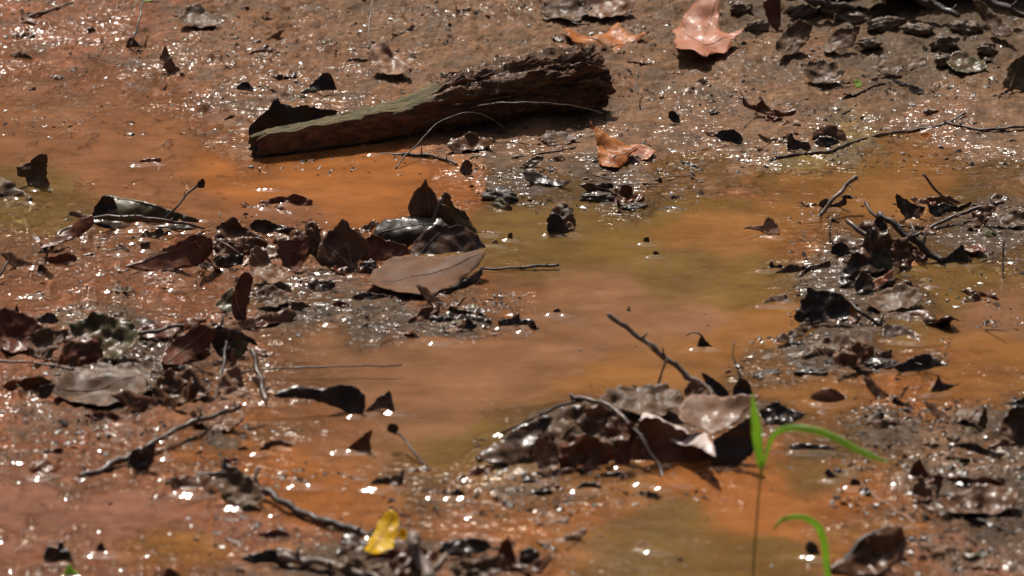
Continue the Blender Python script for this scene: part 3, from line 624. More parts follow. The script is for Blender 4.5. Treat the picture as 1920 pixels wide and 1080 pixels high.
# pale flat leaf and its surroundings
leaf('big pale silt coloured leaf lying flat with its edge lifted, below the black heap', [(688,540),(700,510),(724,494),(760,488),(810,490),(860,492),(905,498),(890,514),(858,534),(826,552),(800,562),(760,566),(716,560)], (790,560,.003), 6, -4, 'siltflat', (.15,.2,.1), .04, veins=[([(900,500),(820,514),(720,536)], .0006)])
leaf('dark underside flap along the right edge of the pale leaf', [(812,558),(842,542),(872,524),(900,506),(912,498),(898,524),(880,536),(850,548),(826,562)], (860,558,.001), 60, -16, 'black', (.1,.1,0), .04)
twig('thin broken twig floating right of the pale leaf', [(900,502,.002),(930,504,.002),(962,503,.003),(1000,500,.004),(1048,496,.008)], 4, 6, 'twigdark')
leaf('dark green weedy leaf just under the water near the floating twig', [(906,540),(930,526),(960,528),(990,536),(1012,552),(994,562),(950,560),(916,556)], (960,562,-.0045), 1, 0, 'dark', (.02,.02,0), .02, foot=False)
leaf('small dark sliver leaf floating right of the black heap', [(886,438),(900,434),(930,436),(928,444),(900,446)], (908,447,0), 46, 0, 'redbrown', (.2,.2,0), .04)
leaf('tiny red stub leaf standing in the water right of the heap', [(952,450),(953,438),(960,436),(962,450),(957,454)], (957,454,0), 76, 0, 'redbrown', (.2,.2,0), .04)
leaf('small sunken brown triangle beside the red stub', [(914,464),(924,452),(932,450),(938,464),(926,468)], (926,468,0), 48, 0, 'tan', (.2,.2,0), .04)
leaf('upright wet leaf in front of the brown heap with white edge', [(434,590),(436,556),(444,524),(456,510),(470,520),(468,556),(462,588),(460,606),(446,604)], (452,606,.002), 74, 22, 'redbrown', (.4,.1,0), .06, veins=[([(438,530),(444,570),(458,602)], .0010)])
leaf('dull green leaf slope left of the upright wet leaf', [(404,572),(416,556),(436,540),(440,566),(444,590),(424,588)], (426,590,.004), 38, 0, 'olive', (.2,.2,0), .05)
leaf('grey silted leaf sloping below the copper leaf', [(466,490),(480,476),(500,482),(520,500),(540,516),(544,534),(516,540),(486,528),(470,510)], (508,542,.003), 26, 10, 'siltleaf', (.2,.4,0), .08, veins=[([(474,484),(500,506),(530,534)], .0007)])
leaf('brown ribbed leaf lying in the mud below the grey silted leaf', [(480,560),(496,540),(520,542),(540,556),(536,574),(506,582)], (510,583,.003), 22, 0, 'grey', (.2,.3,0), .10)
leaf('black torn leaf corner left of the pale flat leaf', [(576,530),(590,520),(604,528),(624,524),(628,540),(600,548),(582,544)], (604,549,.002), 46, 0, 'dark', (.2,.3,0), .14)
leaf('hooked black leaf curl at the tip of the debris spit', [(932,606),(944,598),(960,596),(974,588),(976,604),(958,612),(940,616)], (956,616,0), 58, 0, 'black', (.3,.2,0), .08)
leaf('dark leaf chip on the debris spit beside the hooked curl', [(866,606),(876,596),(884,602),(896,612),(884,620),(870,616)], (880,620,.001), 55, 0, 'black', (.3,.2,0), .08)
# ============================================================ leaf pile on the left
leaf('red brown domed leaf at the left edge', [(-30,640),(-24,600),(0,586),(24,582),(56,596),(76,612),(84,632),(60,660),(20,668)], (24,666,.012), 44, 6, 'redbrown', (.4,.3,0), .10)
leaf('black leaf spike poking up at the left edge', [(24,592),(28,580),(32,570),(36,584),(40,594)], (32,596,.03), 80, 0, 'dark', (.2,.2,0), .03, foot=False)
leaf('fan shaped grey leaf on the left pile', [(48,640),(60,626),(90,620),(128,620),(120,640),(104,660),(84,678),(62,676),(50,660)], (84,678,.012), 42, 8, 'grey', (.2,.3,0), .08, veins=[([(70,676),(60,634)], .0006), ([(74,676),(90,624)], .0006), ([(80,674),(120,624)], .0006)])
leaf('broad green grey leaf over the top of the left pile', [(130,622),(150,606),(190,596),(224,600),(246,616),(262,640),(250,672),(214,684),(180,664),(150,650)], (200,684,.010), 34, 0, 'olive', (.3,.4,0), .10, veins=[([(196,682),(200,604)], .0007)])
leaf('hollow red brown leaf opening in the left pile', [(108,676),(116,650),(134,636),(156,630),(180,636),(190,656),(178,682),(150,694),(122,690)], (148,694,.010), 52, -6, 'redbrown', (-.4,-.3,0), .12)
leaf('dark leaf rim behind the fan shaped leaf', [(64,604),(84,590),(96,586),(112,602),(100,608),(80,606)], (88,610,.018), 54, 0, 'dark', (.3,.3,0), .06)
leaf('large copper leaf humped at the right of the left pile', [(300,690),(306,664),(322,642),(346,626),(372,616),(392,618),(402,630),(392,652),(372,668),(350,684),(322,696)], (345,694,.010), 46, 10, 'redbrown', (.3,.45,.2), .05, veins=[([(312,688),(350,650),(392,622)], .0006)])
leaf('rusty leaf flap lying behind the copper hump', [(256,624),(280,612),(320,606),(360,602),(380,610),(350,624),(310,636),(272,640)], (310,640,.012), 32, 0, 'redbrown', (.2,.3,0), .08)
leaf('black folded leaf right of the copper hump', [(392,628),(400,614),(420,612),(440,626),(438,650),(432,676),(412,668),(398,650)], (416,676,.008), 62, 10, 'black', (.3,.2,0), .10)
leaf('dark hooked leaf arm reaching toward the open water', [(414,616),(436,618),(456,624),(476,636),(482,648),(470,644),(450,636),(424,628)], (444,650,.024), 74, 0, 'dark', (.1,.1,0), .05, foot=False)
leaf('olive leaf wing under the hooked arm', [(430,640),(446,630),(466,644),(458,662),(446,676),(434,668)], (446,676,.006), 60, 6, 'olive', (.1,.2,0), .05)
leaf('white edged leaf sliver standing below the hooked arm', [(430,668),(436,652),(442,668),(444,690),(436,694)], (438,694,.006), 74, 20, 'siltleaf', (.2,.1,0), .04)
leaf('broad silted leaf lying flat in front of the left pile', [(100,744),(116,712),(150,698),(200,690),(250,694),(282,706),(276,740),(250,762),(200,770),(140,768)], (190,768,.008), 14, 0, 'grey', (.2,.25,0), .05, veins=[([(110,740),(190,728),(276,710)], .0006)])
leaf('small rolled black leaf at the left tip of the silted leaf', [(70,744),(74,728),(88,720),(104,722),(98,736),(86,750)], (86,752,.010), 58, 0, 'dark', (.4,.3,0), .06)
leaf('veined grey leaf fragment behind the long left twig', [(410,720),(424,700),(446,690),(458,716),(470,748),(440,758),(416,748)], (440,758,.006), 34, 0, 'siltleaf', (.2,.2,0), .10)
leaf('crinkled pinkish leaf in the middle of the left mud', [(280,744),(296,716),(330,704),(372,708),(398,724),(392,748),(350,758),(306,760)], (336,760,.007), 28, 0, 'brown', (.2,.3,0), .20)
twig('thin straight twig lying across the left leaf pile', [(-20,678,.03),(60,680,.03),(130,690,.026),(210,702,.022),(290,708,.020),(400,712,.014)], 4, 3, 'twig')
twig('fine pale twig bridging from the left pile over the water', [(440,700,.012),(480,694,.012),(540,690,.013),(600,688,.014),(660,686,.014),(740,686,.014),(754,684,.014)], 3, 3, 'twig')
twig('brown stick leaning down beside the black leaf at left', [(472,656,.036),(480,684,.024),(490,720,.010),(500,758,.0)], 9, 10, 'twig')
twig('stiff upright stem on the copper hump', [(412,618,.034),(416,604,.042),(419,588,.050)], 4, 3, 'twigdark')
twig('dark stalk dropping from the black folded leaf', [(424,640,.03),(420,680,.02),(410,720,.01),(400,756,.004)], 5, 5, 'twigdark')
twig('pale stick on top of the rusty leaf flap', [(262,626,.026),(310,616,.026),(360,608,.026),(386,602,.026)], 8, 6, 'twig')
twig('long dark branch running down to the lower left', [(150,894,.004),(200,876,.006),(250,852,.010),(290,828,.014),(330,806,.016),(370,790,.018),(410,776,.018),(450,762,.014)], 12, 8, 'twig')
leaf('black leaf mass hanging under the long dark branch', [(238,872),(246,850),(264,838),(290,834),(292,850),(284,872),(272,888),(250,888)], (264,888,.001), 60, 0, 'dark', (.3,.2,0), .2)
leaf('dark oval leaf ring with red centre at the lower left', [(46,884),(56,868),(80,858),(104,862),(118,878),(108,894),(80,900),(56,896)], (82,900,.003), 30, 0, 'redbrown', (-.5,-.4,0), .10)
# ============================================================ in the pool, left and centre
leaf('broad black leaf arched over the water left of centre', [(508,742),(528,730),(556,724),(580,727),(604,730),(630,722),(656,722),(676,736),(686,756),(680,776),(664,782),(640,768),(612,758),(584,750),(552,746),(530,748)], (600,782,.0), 64, 0, 'black', (.2,.2,0), .05)
leaf('dark peaked leaf corner right of the black arched leaf', [(684,778),(700,754),(716,740),(732,732),(736,750),(740,770),(716,766)], (712,780,.0), 62, 0, 'dark', (.2,.2,0), .06)
leaf('sharp dark triangular leaf fin standing in the water', [(638,850),(656,836),(676,820),(697,805),(696,824),(694,848),(668,850)], (667,852,0), 76, -8, 'redbrown', (.1,.1,0), .03)
leaf('thin arched leaf with white shine left of the fin', [(482,852),(492,836),(506,826),(524,824),(540,830),(552,838),(540,838),(524,834),(508,838),(500,850)], (516,854,.0), 62, 0, 'dark', (.2,.2,0), .04)
twig('thin curved stalk standing in the water near the fin', [(736,808,.022),(756,820,.018),(770,840,.012),(784,858,.006),(800,876,0)], 4, 4, 'twigdark')
leaf('knobby bud at the head of the thin curved stalk', [(726,806),(730,794),(742,794),(748,804),(740,814)], (738,814,.02), 76, 0, 'dark', (.3,.3,0), .08, foot=False)
leaf('small olive black leaf floating under the debris spit', [(800,640),(812,634),(826,638),(834,646),(816,650)], (818,650,0), 12, 0, 'olive', (.1,.1,0), .03)
leaf('tiny dark leaf peak alone in the open water', [(1034,592),(1040,580),(1048,578),(1054,588),(1062,594)], (1046,595,0), 62, 0, 'dark', (.2,.2,0), .04)
leaf('little black leaf cone with bent stalk in the open water', [(1306,656),(1308,644),(1316,628),(1324,640),(1338,652),(1320,658)], (1320,659,0), 66, 0, 'black', (.3,.2,0), .05, stem=([(1316,630,.016),(1308,624,.018),(1296,624,.018),(1286,630,.014)], 4, 2), stemm='twigdark')
# small bits of the right pool
leaf('pale pointed leaf tip curling out of the pool right of centre', [(1394,430),(1404,424),(1430,422),(1440,406),(1452,416),(1460,428),(1460,450),(1440,440),(1416,432)], (1430,450,0), 52, 6, 'tan', (.2,.3,0), .05)
leaf('dark crested leaf scrap floating in the right pool', [(1428,506),(1440,500),(1446,490),(1454,498),(1464,496),(1472,506),(1450,512)], (1450,512,0), 56, 0, 'dark', (.2,.2,0), .12)
leaf('small black domed leaf left of the stick pile', [(1556,476),(1560,462),(1574,454),(1588,460),(1594,476),(1576,480)], (1575,480,0), 64, 0, 'black', (.4,.3,0), .04)
leaf('long curved dark leaf with white rim left of the pile', [(1490,524),(1504,510),(1518,498),(1540,494),(1556,491),(1558,502),(1536,504),(1516,510),(1500,522)], (1524,525,0), 46, 0, 'dark', (.2,.3,0), .04)
leaf('grey sunken leaf triangle with white waterline in the right pool', [(1428,574),(1440,562),(1454,554),(1468,552),(1480,562),(1494,576),(1460,580)], (1460,580,0), 34, 0, 'grey', (.2,.2,0), .05)
leaf('tiny dark bud shaped leaf in the middle right pool', [(1204,456),(1208,446),(1216,444),(1218,458),(1211,462)], (1211,462,0), 70, 0, 'dark', (.2,.2,0), .04)
leaf('dark twin leaf scrap just below the bud shaped one', [(1222,482),(1228,470),(1234,472),(1236,484)], (1229,486,0), 70, 0, 'dark', (.2,.2,0), .04)
twig('pale slanting stick at the top left of the stick pile', [(1530,412,0),(1548,392,.012),(1566,370,.026),(1586,348,.038),(1606,332,.048)], 8, 9, 'twiggrey')
leaf('black leaf behind the pale slanting stick', [(1534,388),(1538,376),(1550,372),(1560,382),(1574,378),(1586,364),(1588,380),(1572,392),(1550,394)], (1560,396,0), 64, 0, 'dark', (.3,.2,0), .08)
twig('thin stalk standing in the water under the slanting stick', [(1557,408,.03),(1556,430,.018),(1557,460,0)], 4, 4, 'twig')
# ============================================================ stick pile, right
twig('thick dark stick leaning right through the pile', [(1648,400,.058),(1672,418,.05),(1700,442,.036),(1730,464,.022),(1768,490,.006)], 13, 14, 'twigdark')
twig('shorter brown stick leaning left in the pile', [(1588,414,.046),(1604,426,.042),(1624,440,.036),(1648,456,.028),(1690,478,.015)], 10, 10, 'twig')
twig('thin dark twig at the top of the pile', [(1622,380,.062),(1634,398,.056),(1650,412,.05),(1660,440,.04)], 6, 6, 'twigdark')
twig('slim stem leaning from the upper right of the pile', [(1731,326,.060),(1744,344,.046),(1760,362,.03),(1788,386,.008)], 5, 5, 'twig')
twig('long pale twig at the right of the pile', [(1740,430,.004),(1780,410,.012),(1820,394,.018),(1850,386,.022),(1882,380,.026)], 7, 8, 'twig', forks=[([(1850,386,.022),(1866,382,.026),(1880,378,.03)], 5, 3)])
twig('thin vertical twig standing in the water at the far right', [(1882,452,.045),(1881,480,.025),(1880,524,0)], 3, 4, 'twigdark')
twig('twig running down right from the black leaf tent', [(1592,566,.026),(1612,584,.020),(1636,600,.010),(1656,612,.004)], 6, 6, 'twigdark')
leaf('black leaf flag under the slim stem', [(1740,384),(1744,400),(1756,408),(1776,398),(1800,396),(1818,386),(1816,380),(1796,388),(1770,380),(1752,386)], (1778,408,.006), 66, 0, 'black', (.2,.2,0), .10)
leaf('dark grey leaf between the slim stem and the thick stick', [(1680,366),(1694,372),(1716,384),(1734,390),(1728,404),(1716,416),(1700,412),(1686,396),(1680,380)], (1706,418,.008), 60, 0, 'dark', (.2,.3,0), .12)
leaf('black upright leaf at the heart of the stick pile', [(1600,520),(1604,480),(1620,448),(1640,420),(1654,410),(1668,440),(1672,476),(1660,510),(1630,526)], (1635,526,.004), 50, -8, 'dark', (.3,.3,0), .22)
leaf('grey green leaf face at the front of the stick pile', [(1626,496),(1640,480),(1664,474),(1674,490),(1670,512),(1650,526),(1632,520)], (1650,526,.006), 48, 0, 'olive', (.3,.3,0), .05)
leaf('dark oval leaf hanging at the right of the pile', [(1672,470),(1682,446),(1698,450),(1706,476),(1710,504),(1696,514),(1680,500)], (1692,514,.006), 48, 10, 'brown', (.4,.2,0), .14)
leaf('black ragged leaf on the left flank of the pile', [(1572,530),(1584,500),(1600,480),(1614,484),(1612,510),(1596,536),(1580,540)], (1592,540,.004), 46, -14, 'black', (.2,.3,0), .14)
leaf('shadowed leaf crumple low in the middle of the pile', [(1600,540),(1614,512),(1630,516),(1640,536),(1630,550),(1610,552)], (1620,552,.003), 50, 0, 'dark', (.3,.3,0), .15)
leaf('orange brown leaf with white rim at the foot of the pile', [(1614,544),(1630,530),(1656,518),(1676,508),(1672,522),(1650,534),(1630,548)], (1640,550,.004), 42, -10, 'pink', (.1,.4,0), .05)
leaf('brown leaf with shining spots right of the pile heart', [(1692,464),(1710,462),(1730,474),(1740,490),(1724,500),(1704,496)], (1718,502,.005), 36, 0, 'brown', (.3,.3,0), .12)
leaf('small orange leaf patch beside the pile', [(1712,492),(1730,496),(1732,508),(1716,512),(1708,504)], (1720,512,.002), 24, 0, 'orange', (.2,.2,0), .05)
leaf('black peaked leaf at the low end of the thick stick', [(1766,492),(1780,478),(1794,466),(1804,458),(1812,474),(1822,490),(1800,498),(1780,500)], (1792,501,0), 66, 0, 'black', (.2,.2,0), .08)
leaf('black tent shaped leaf at the lower left of the pile', [(1492,606),(1498,578),(1508,556),(1514,540),(1530,546),(1560,548),(1580,552),(1592,570),(1592,596),(1580,606),(1560,598),(1536,606),(1510,612)], (1540,612,.002), 56, -6, 'black', (.2,.3,0), .14)
leaf('brown fold across the black tent shaped leaf', [(1504,584),(1512,556),(1530,550),(1560,552),(1540,562),(1520,576)], (1520,588,.016), 34, -10, 'olive', (.2,.3,0), .04, foot=False)
leaf('bright orange chip beside the tent shaped leaf', [(1592,586),(1596,572),(1606,574),(1608,588),(1600,600)], (1600,600,.003), 54, 0, 'orange', (.2,.2,0), .04)
leaf('grey silted leaf lying right of the tent shaped leaf', [(1620,576),(1640,552),(1680,540),(1720,548),(1730,566),(1700,584),(1650,590)], (1674,590,.003), 18, 0, 'grey', (.2,.3,0), .07)
leaf('wet grey leaf with blue shine below the stick pile', [(1650,600),(1680,588),(1706,594),(1714,604),(1690,612),(1664,612)], (1682,613,.001), 16, 0, 'grey', (.2,.3,0), .05)
leaf('dark pool side leaf at the foot of the pile, right', [(1650,632),(1660,614),(1690,616),(1716,628),(1724,648),(1690,646),(1664,642)], (1690,650,.001), 18, 0, 'dark', (.2,.3,0), .07)
leaf('brown leaf with tattered fringe under the long pale twig', [(1820,402),(1850,386),(1866,392),(1856,412),(1840,424),(1822,418)], (1842,426,.004), 44, 0, 'brown', (.2,.3,0), .14)
leaf('grey leaf at the right edge below the long pale twig', [(1860,412),(1880,402),(1910,400),(1940,404),(1936,424),(1900,430),(1870,428)], (1898,431,.004), 24, 0, 'grey', (.2,.3,0), .08)
twig('short pale stick at the right edge', [(1900,426,.006),(1920,422,.008),(1960,416,.010)], 8, 8, 'twiggrey')
leaf('large sodden grey leaf hump in the channel below the stick pile', [(1500,676),(1508,650),(1530,630),(1560,622),(1600,620),(1632,630),(1642,656),(1636,680),(1600,690),(1560,684),(1524,692)], (1570,692,.002), 30, 0, 'grey', (-.3,-.3,0), .22, jag=.0016)
leaf('curled grey leaf lapping over the sodden hump', [(1560,668),(1580,650),(1610,646),(1632,660),(1620,680),(1590,690),(1566,684)], (1596,690,.010), 44, 10, 'siltleaf', (.3,.3,0), .20, foot=False)
leaf('dark leaf wedge running left from the sodden hump', [(1450,640),(1480,622),(1510,606),(1520,616),(1500,632),(1470,646)], (1486,647,.001), 24, 20, 'grey', (.2,.3,0), .10)
lump('wet grey stone at the left end of the stone row', 1520, 700, .020, .012, .006, 'stone', seed=7)
lump('small wet stone at the left of the channel', 1440, 704, .022, .011, .005, 'stone', seed=8)
lump('low dark stone right of the large wet stone', 1650, 684, .020, .014, .006, 'stone', seed=9)
leaf('black curled leaf right of the stone row', [(1672,692),(1690,682),(1716,668),(1740,664),(1756,676),(1776,688),(1750,690),(1720,698),(1690,700)], (1720,700,.0), 56, 0, 'black', (.3,.3,0), .08)
lump('shining black pebble on the black curled leaf', 1730, 690, .011, .009, .010, 'stone', seed=10)
leaf('dark wedge shaped leaf fin in the right pool', [(1742,738),(1750,724),(1758,702),(1766,716),(1790,722),(1800,720),(1776,732),(1750,744)], (1764,744,0), 60, 16, 'dark', (.1,.2,0), .04)
leaf('round dark red leaf cup standing in the right pool', [(1516,752),(1522,738),(1536,730),(1556,728),(1576,732),(1588,744),(1590,756),(1574,762),(1550,764),(1528,764)], (1554,766,0), 58, 0, 'redbrown', (-.5,-.2,0), .02)
# ============================================================ front centre cluster
leaf('grey domed leaf hunched over at the left of the front cluster', [(1000,852),(1004,826),(1020,798),(1044,776),(1072,760),(1104,754),(1136,762),(1158,780),(1164,806),(1156,838),(1148,862),(1110,852),(1070,846),(1040,862),(1016,880)], (1080,866,.004), 26, 4, 'grey', (-.35,-.25,.1), .14, veins=[([(1010,868),(1060,806),(1130,768)],), ([(1040,830),(1020,806)],), ([(1070,800),(1120,812)],)])
leaf('torn brown flap hanging over the hunched grey leaf', [(1090,770),(1120,760),(1150,770),(1172,792),(1180,820),(1160,838),(1140,812),(1112,792)], (1140,838,.030), 50, 14, 'brown', (.2,.2,0), .14, foot=False)
leaf('crumpled red leaf in the mouth of the grey domed leaf', [(1044,862),(1052,834),(1068,820),(1096,816),(1130,822),(1150,836),(1148,858),(1120,876),(1084,884),(1056,880)], (1096,884,.004), 56, 0, 'redbrown', (-.3,.3,0), .22)
leaf('pale silted leaf edge at the foot of the grey domed leaf', [(1000,856),(1004,830),(1024,828),(1046,836),(1046,862),(1040,886),(1012,884)], (1024,888,.002), 50, 0, 'siltleaf', (.3,.3,0), .10)
leaf('dark leaf slope left of the grey domed leaf', [(890,868),(906,846),(936,826),(970,804),(1010,788),(1030,800),(1008,826),(996,860),(960,872),(920,874)], (955,876,.002), 34, 14, 'dark', (.2,.3,0), .08)
leaf('flat grey green leaf behind the front cluster', [(1126,756),(1140,740),(1170,730),(1204,726),(1240,730),(1270,742),(1282,760),(1250,776),(1200,784),(1150,778)], (1204,785,.016), 14, 0, 'grey', (.2,.3,0), .08)
leaf('broad smooth taupe leaf sheltering a black hollow in the front cluster', [(1276,790),(1280,764),(1290,746),(1320,742),(1360,748),(1400,752),(1420,760),(1402,776),(1380,796),(1350,814),(1336,826),(1326,812),(1306,806),(1290,806)], (1340,826,.034), 24, -10, 'siltleaf', (.15,.25,.2), .03, foot=False)
leaf('black wall of painted shadow under the broad taupe leaf', [(1334,872),(1336,830),(1356,814),(1386,794),(1412,778),(1424,800),(1420,836),(1400,862),(1370,880)], (1378,880,.0), 70, -10, 'black', (.2,.2,0), .06)  # shadow below the taupe leaf, put in as a black sheet
leaf('folded copper leaf with bright white rim in the front cluster', [(1180,862),(1186,828),(1198,792),(1210,782),(1236,790),(1262,800),(1290,812),(1314,828),(1334,852),(1342,870),(1310,872),(1270,868),(1220,866)], (1262,874,.0), 62, 8, 'redbrown', (.1,.5,.1), .04)
leaf('white frayed rim lying along the top of the folded copper leaf', [(1198,796),(1206,780),(1234,784),(1262,794),(1292,806),(1318,822),(1338,850),(1342,868),(1316,850),(1294,834),(1262,822),(1230,812)], (1268,832,.030), 2, 2, 'pale', (.05,.1,0), .10, foot=False)  # sunlight on the frayed edge painted as a near-white strip
leaf('dark red leaf side between the domed and the folded leaf', [(1150,870),(1156,838),(1166,806),(1184,790),(1196,810),(1190,840),(1180,868),(1164,880)], (1170,880,.002), 62, 10, 'redbrown', (.3,.2,0), .10)
leaf('pinkish wet leaf knob at the foot of the long slanting stick', [(1282,740),(1288,722),(1302,716),(1320,722),(1330,738),(1316,748),(1296,750)], (1305,752,.020), 48, 0, 'siltleaf', (.4,.3,0), .10)
leaf('black leaf tongue right of the slanting stick foot', [(1314,704),(1324,702),(1340,712),(1360,728),(1366,744),(1350,746),(1330,730)], (1344,748,.010), 64, 14, 'black', (.2,.2,0), .05)
leaf('dark bulb shaped leaf with a hair thin stalk', [(1372,748),(1376,726),(1384,712),(1394,708),(1406,722),(1410,740),(1400,752),(1384,754)], (1392,755,.008), 70, 0, 'dark', (.4,.3,0), .06, stem=([(1390,714,.02),(1382,690,.036),(1374,664,.05),(1378,640,.062)], 4, 2), stemm='twig')
leaf('black leaf ridge with shining beads behind the grass', [(1424,776),(1440,760),(1470,762),(1494,772),(1506,784),(1480,796),(1446,800)], (1462,800,.004), 36, 0, 'black', (.2,.4,0), .14)
twig('long slanting stick rising from the front cluster over the pool', [(1140,588,.115),(1170,612,.098),(1200,634,.084),(1240,664,.066),(1280,696,.046),(1310,720,.032),(1336,742,.022)], 8, 12, 'twiggrey', forks=[([(1250,674,.062),(1240,700,.045),(1232,736,.026)], 4, 4)])
twig('curved stalk arching down the front of the cluster', [(1070,746,.054),(1100,748,.056),(1130,756,.056),(1158,774,.052),(1190,806,.042),(1214,840,.026),(1236,876,.008),(1246,904,0)], 8, 6, 'twig')
twig('thin stem sloping left from the cluster to the water', [(1096,748,.050),(1060,758,.044),(1020,776,.032),(980,794,.018),(940,812,.004)], 6, 4, 'twigdark')
twig('short spur twig at the crown of the cluster', [(1092,752,.052),(1080,748,.054),(1068,738,.060)], 8, 5, 'twigdark')
leaf('small black oval leaf in the water below the cluster', [(1082,920),(1088,908),(1104,904),(1122,908),(1128,916),(1110,918),(1094,924)], (1104,925,0), 50, 0, 'black', (.4,.3,0), .03)
leaf('grey flat leaf in the water under the arching stalk', [(1196,910),(1220,896),(1260,894),(1290,906),(1270,918),(1230,922)], (1240,922,.0), 8, 0, 'grey', (.1,.1,0), .04)
leaf('grey leaf stub lying at the lower centre water', [(1196,1022),(1206,1016),(1230,1030),(1242,1038),(1228,1042),(1206,1032)], (1218,1042,0), 26, 0, 'siltleaf', (.2,.2,0), .05)
# ============================================================ grass
def grass():
    root = empty('grass_shoot', at(1412, 1110, 0))
    base = at(1412, 1110, 0)
    # every part stands on the same upright stalk
    def pl(px, py, dy=0.0):
        d = ray(px, py); k = (base.y+dy-CAM.y)/d.y; return CAM+d*k
    P = resample([pl(1411,1110), pl(1414,1040), pl(1421,950), pl(1427,880)], .008)
    VV, FF = tube_geo(P, [.0011]*len(P), 8, .03); link_mesh('stalk', VV, FF, M['greenstem'], P[0], root)
    def blade(name, C, Wd, dys, m='green'):
        Cp = resample([pl(*c, dy) for c, dy in zip(C, dys)], .004); n = len(Cp); V = []; F = []
        for i, p in enumerate(Cp):
            t = (Cp[min(i+1, n-1)]-Cp[max(0, i-1)]).normalized(); side = t.cross(Vector((0, -1, .25))).normalized()
            s = i/(n-1); wd = float(np.interp(s, Wd[0], Wd[1])); nn = t.cross(side)
            for k in range(5): q = k/2-1; V.append(p+side*(q*wd)+nn*(abs(q)*wd*.35))
        for i in range(n-1):
            for k in range(4): j = i*5+k; F.append((j, j+1, j+6, j+5))
        return link_mesh(name, V, F, M[m], Cp[0], root, .0005)
    PS = [pl(1426.5,896), pl(1427,886), pl(1428.5,876), pl(1430.5,866)]; VV, FF = tube_geo(PS, [.0013, .0019, .0018, .0011], 8, .05); link_mesh('sheath', VV, FF, M['green'], PS[0], root)
    blade('blade', [(1427,882),(1422,840),(1418,800),(1414,770),(1411,738)], ([0,.12,.45,.75,1],[.0010,.0036,.0060,.0042,.0003]), [0,-.002,-.006,-.010,-.014])
    blade('blade', [(1431,876),(1438,848),(1448,820),(1466,806),(1492,803),(1530,808),(1572,824),(1612,846),(1668,868)], ([0,.2,.4,.6,.85,1],[.0012,.0026,.0038,.0040,.0032,.0004]), [0,-.004,-.010,-.016,-.022,-.030,-.038,-.044,-.050])
    return tag(root, 'tall two bladed green grass shoot standing in front of the cluster', 'grass shoot')
grass()
def grass2():
    base = at(1556, 1130, 0)
    def pl(px, py, dy=0.0):
        d = ray(px, py); k = (base.y+dy-CAM.y)/d.y; return CAM+d*k
    Cp = resample([pl(1556,1120), pl(1550,1060,-.004), pl(1545,1015,-.008), pl(1534,988,-.014), pl(1512,972,-.02), pl(1484,970,-.028), pl(1462,978,-.034), pl(1450,996,-.04)], .004)
    n = len(Cp); V = []; F = []
    for i, p in enumerate(Cp):
        t = (Cp[min(i+1, n-1)]-Cp[max(0, i-1)]).normalized(); side = t.cross(Vector((0, -1, .3))).normalized(); nn = t.cross(side)
        wd = float(np.interp(i/(n-1), [0,.3,.6,.9,1], [.0028,.0036,.0040,.0024,.0003]))
        for k in range(5): q = k/2-1; V.append(p+side*(q*wd)+nn*(abs(q)*wd*.35))
    for i in range(n-1):
        for k in range(4): j = i*5+k; F.append((j, j+1, j+6, j+5))
    tag(link_mesh('grass_shoot', V, F, M['green'], base, None, .0005), 'single bent grass blade hooked over at the bottom right', 'grass shoot')
grass2()
# ============================================================ bottom foreground
leaf('bright yellow leaf standing up at the bottom of the picture', [(684,1044),(690,1022),(700,1000),(714,978),(730,968),(744,974),(748,990),(742,1008),(738,1028),(724,1042),(700,1046)], (712,1050,.006), 22, 8, 'yellow', (.3,.25,.1), .04, veins=[([(690,1044),(716,1006),(738,970)], .0005)])
leaf('small yellow leaf flap behind the bright yellow leaf', [(744,1004),(752,990),(764,996),(766,1008),(754,1014)], (755,1015,.010), 50, 0, 'yellow', (.3,.2,0), .05)
twig('thick mossy stick end at the bottom right of the yellow leaf', [(772,1000,.046),(780,1030,.034),(792,1060,.022),(812,1100,.008)], 16, 26, 'twiggrey')
twig('long dark branch sinking from the left to the yellow leaf', [(418,872,.022),(450,890,.018),(490,916,.012),(540,948,.008),(600,974,.006),(650,990,.005),(700,1006,.004)], 12, 12, 'twigdark', forks=[([(430,878,.02),(400,888,.014),(350,900,.008),(300,906,.003)], 9, 5), ([(486,914,.013),(478,898,.022),(484,878,.03)], 7, 6)])
leaf('pinkish wet leaf slope under the dark branch crotch', [(400,914),(416,890),(440,884),(470,898),(490,920),(494,948),(460,956),(424,944)], (450,956,.001), 36, 0, 'grey', (.3,.3,0), .08)
leaf('flat brown leaf left under the dark branch', [(316,914),(340,898),(380,894),(404,906),(396,926),(350,930)], (360,930,.0), 22, 0, 'brown', (.3,.3,0), .08)
leaf('black arched leaf with a bright bead at the bottom left of centre', [(452,1052),(470,1040),(500,1032),(534,1030),(556,1040),(570,1050),(540,1058),(500,1056),(470,1058)], (510,1060,.004), 58, 0, 'black', (.3,.2,0), .05)
twig('pale stick lying at the bottom left of centre', [(520,1044,.014),(570,1050,.014),(620,1060,.014),(680,1076,.014),(720,1090,.014)], 14, 10, 'twiggrey')
leaf('black leaf heap left part at the bottom centre', [(820,1040),(836,1018),(870,1008),(900,1012),(920,1030),(900,1040),(860,1046)], (868,1048,.008), 52, 0, 'black', (.3,.3,0), .12)
leaf('red brown ragged leaf in the bottom centre heap', [(930,1046),(940,1018),(952,1010),(962,1030),(968,1056),(948,1066)], (948,1066,.006), 64, 0, 'redbrown', (.3,.3,0), .12)
leaf('black square leaf end in the bottom centre heap', [(972,1062),(976,1034),(996,1030),(1012,1038),(1008,1062),(990,1070)], (990,1070,.004), 46, 0, 'dark', (.2,.2,0), .25)
leaf('grey wet leaf at the bottom edge under the black heap', [(840,1072),(860,1052),(900,1044),(936,1052),(944,1076),(900,1092),(860,1092)], (892,1092,.006), 34, 0, 'grey', (.3,.3,0), .14)
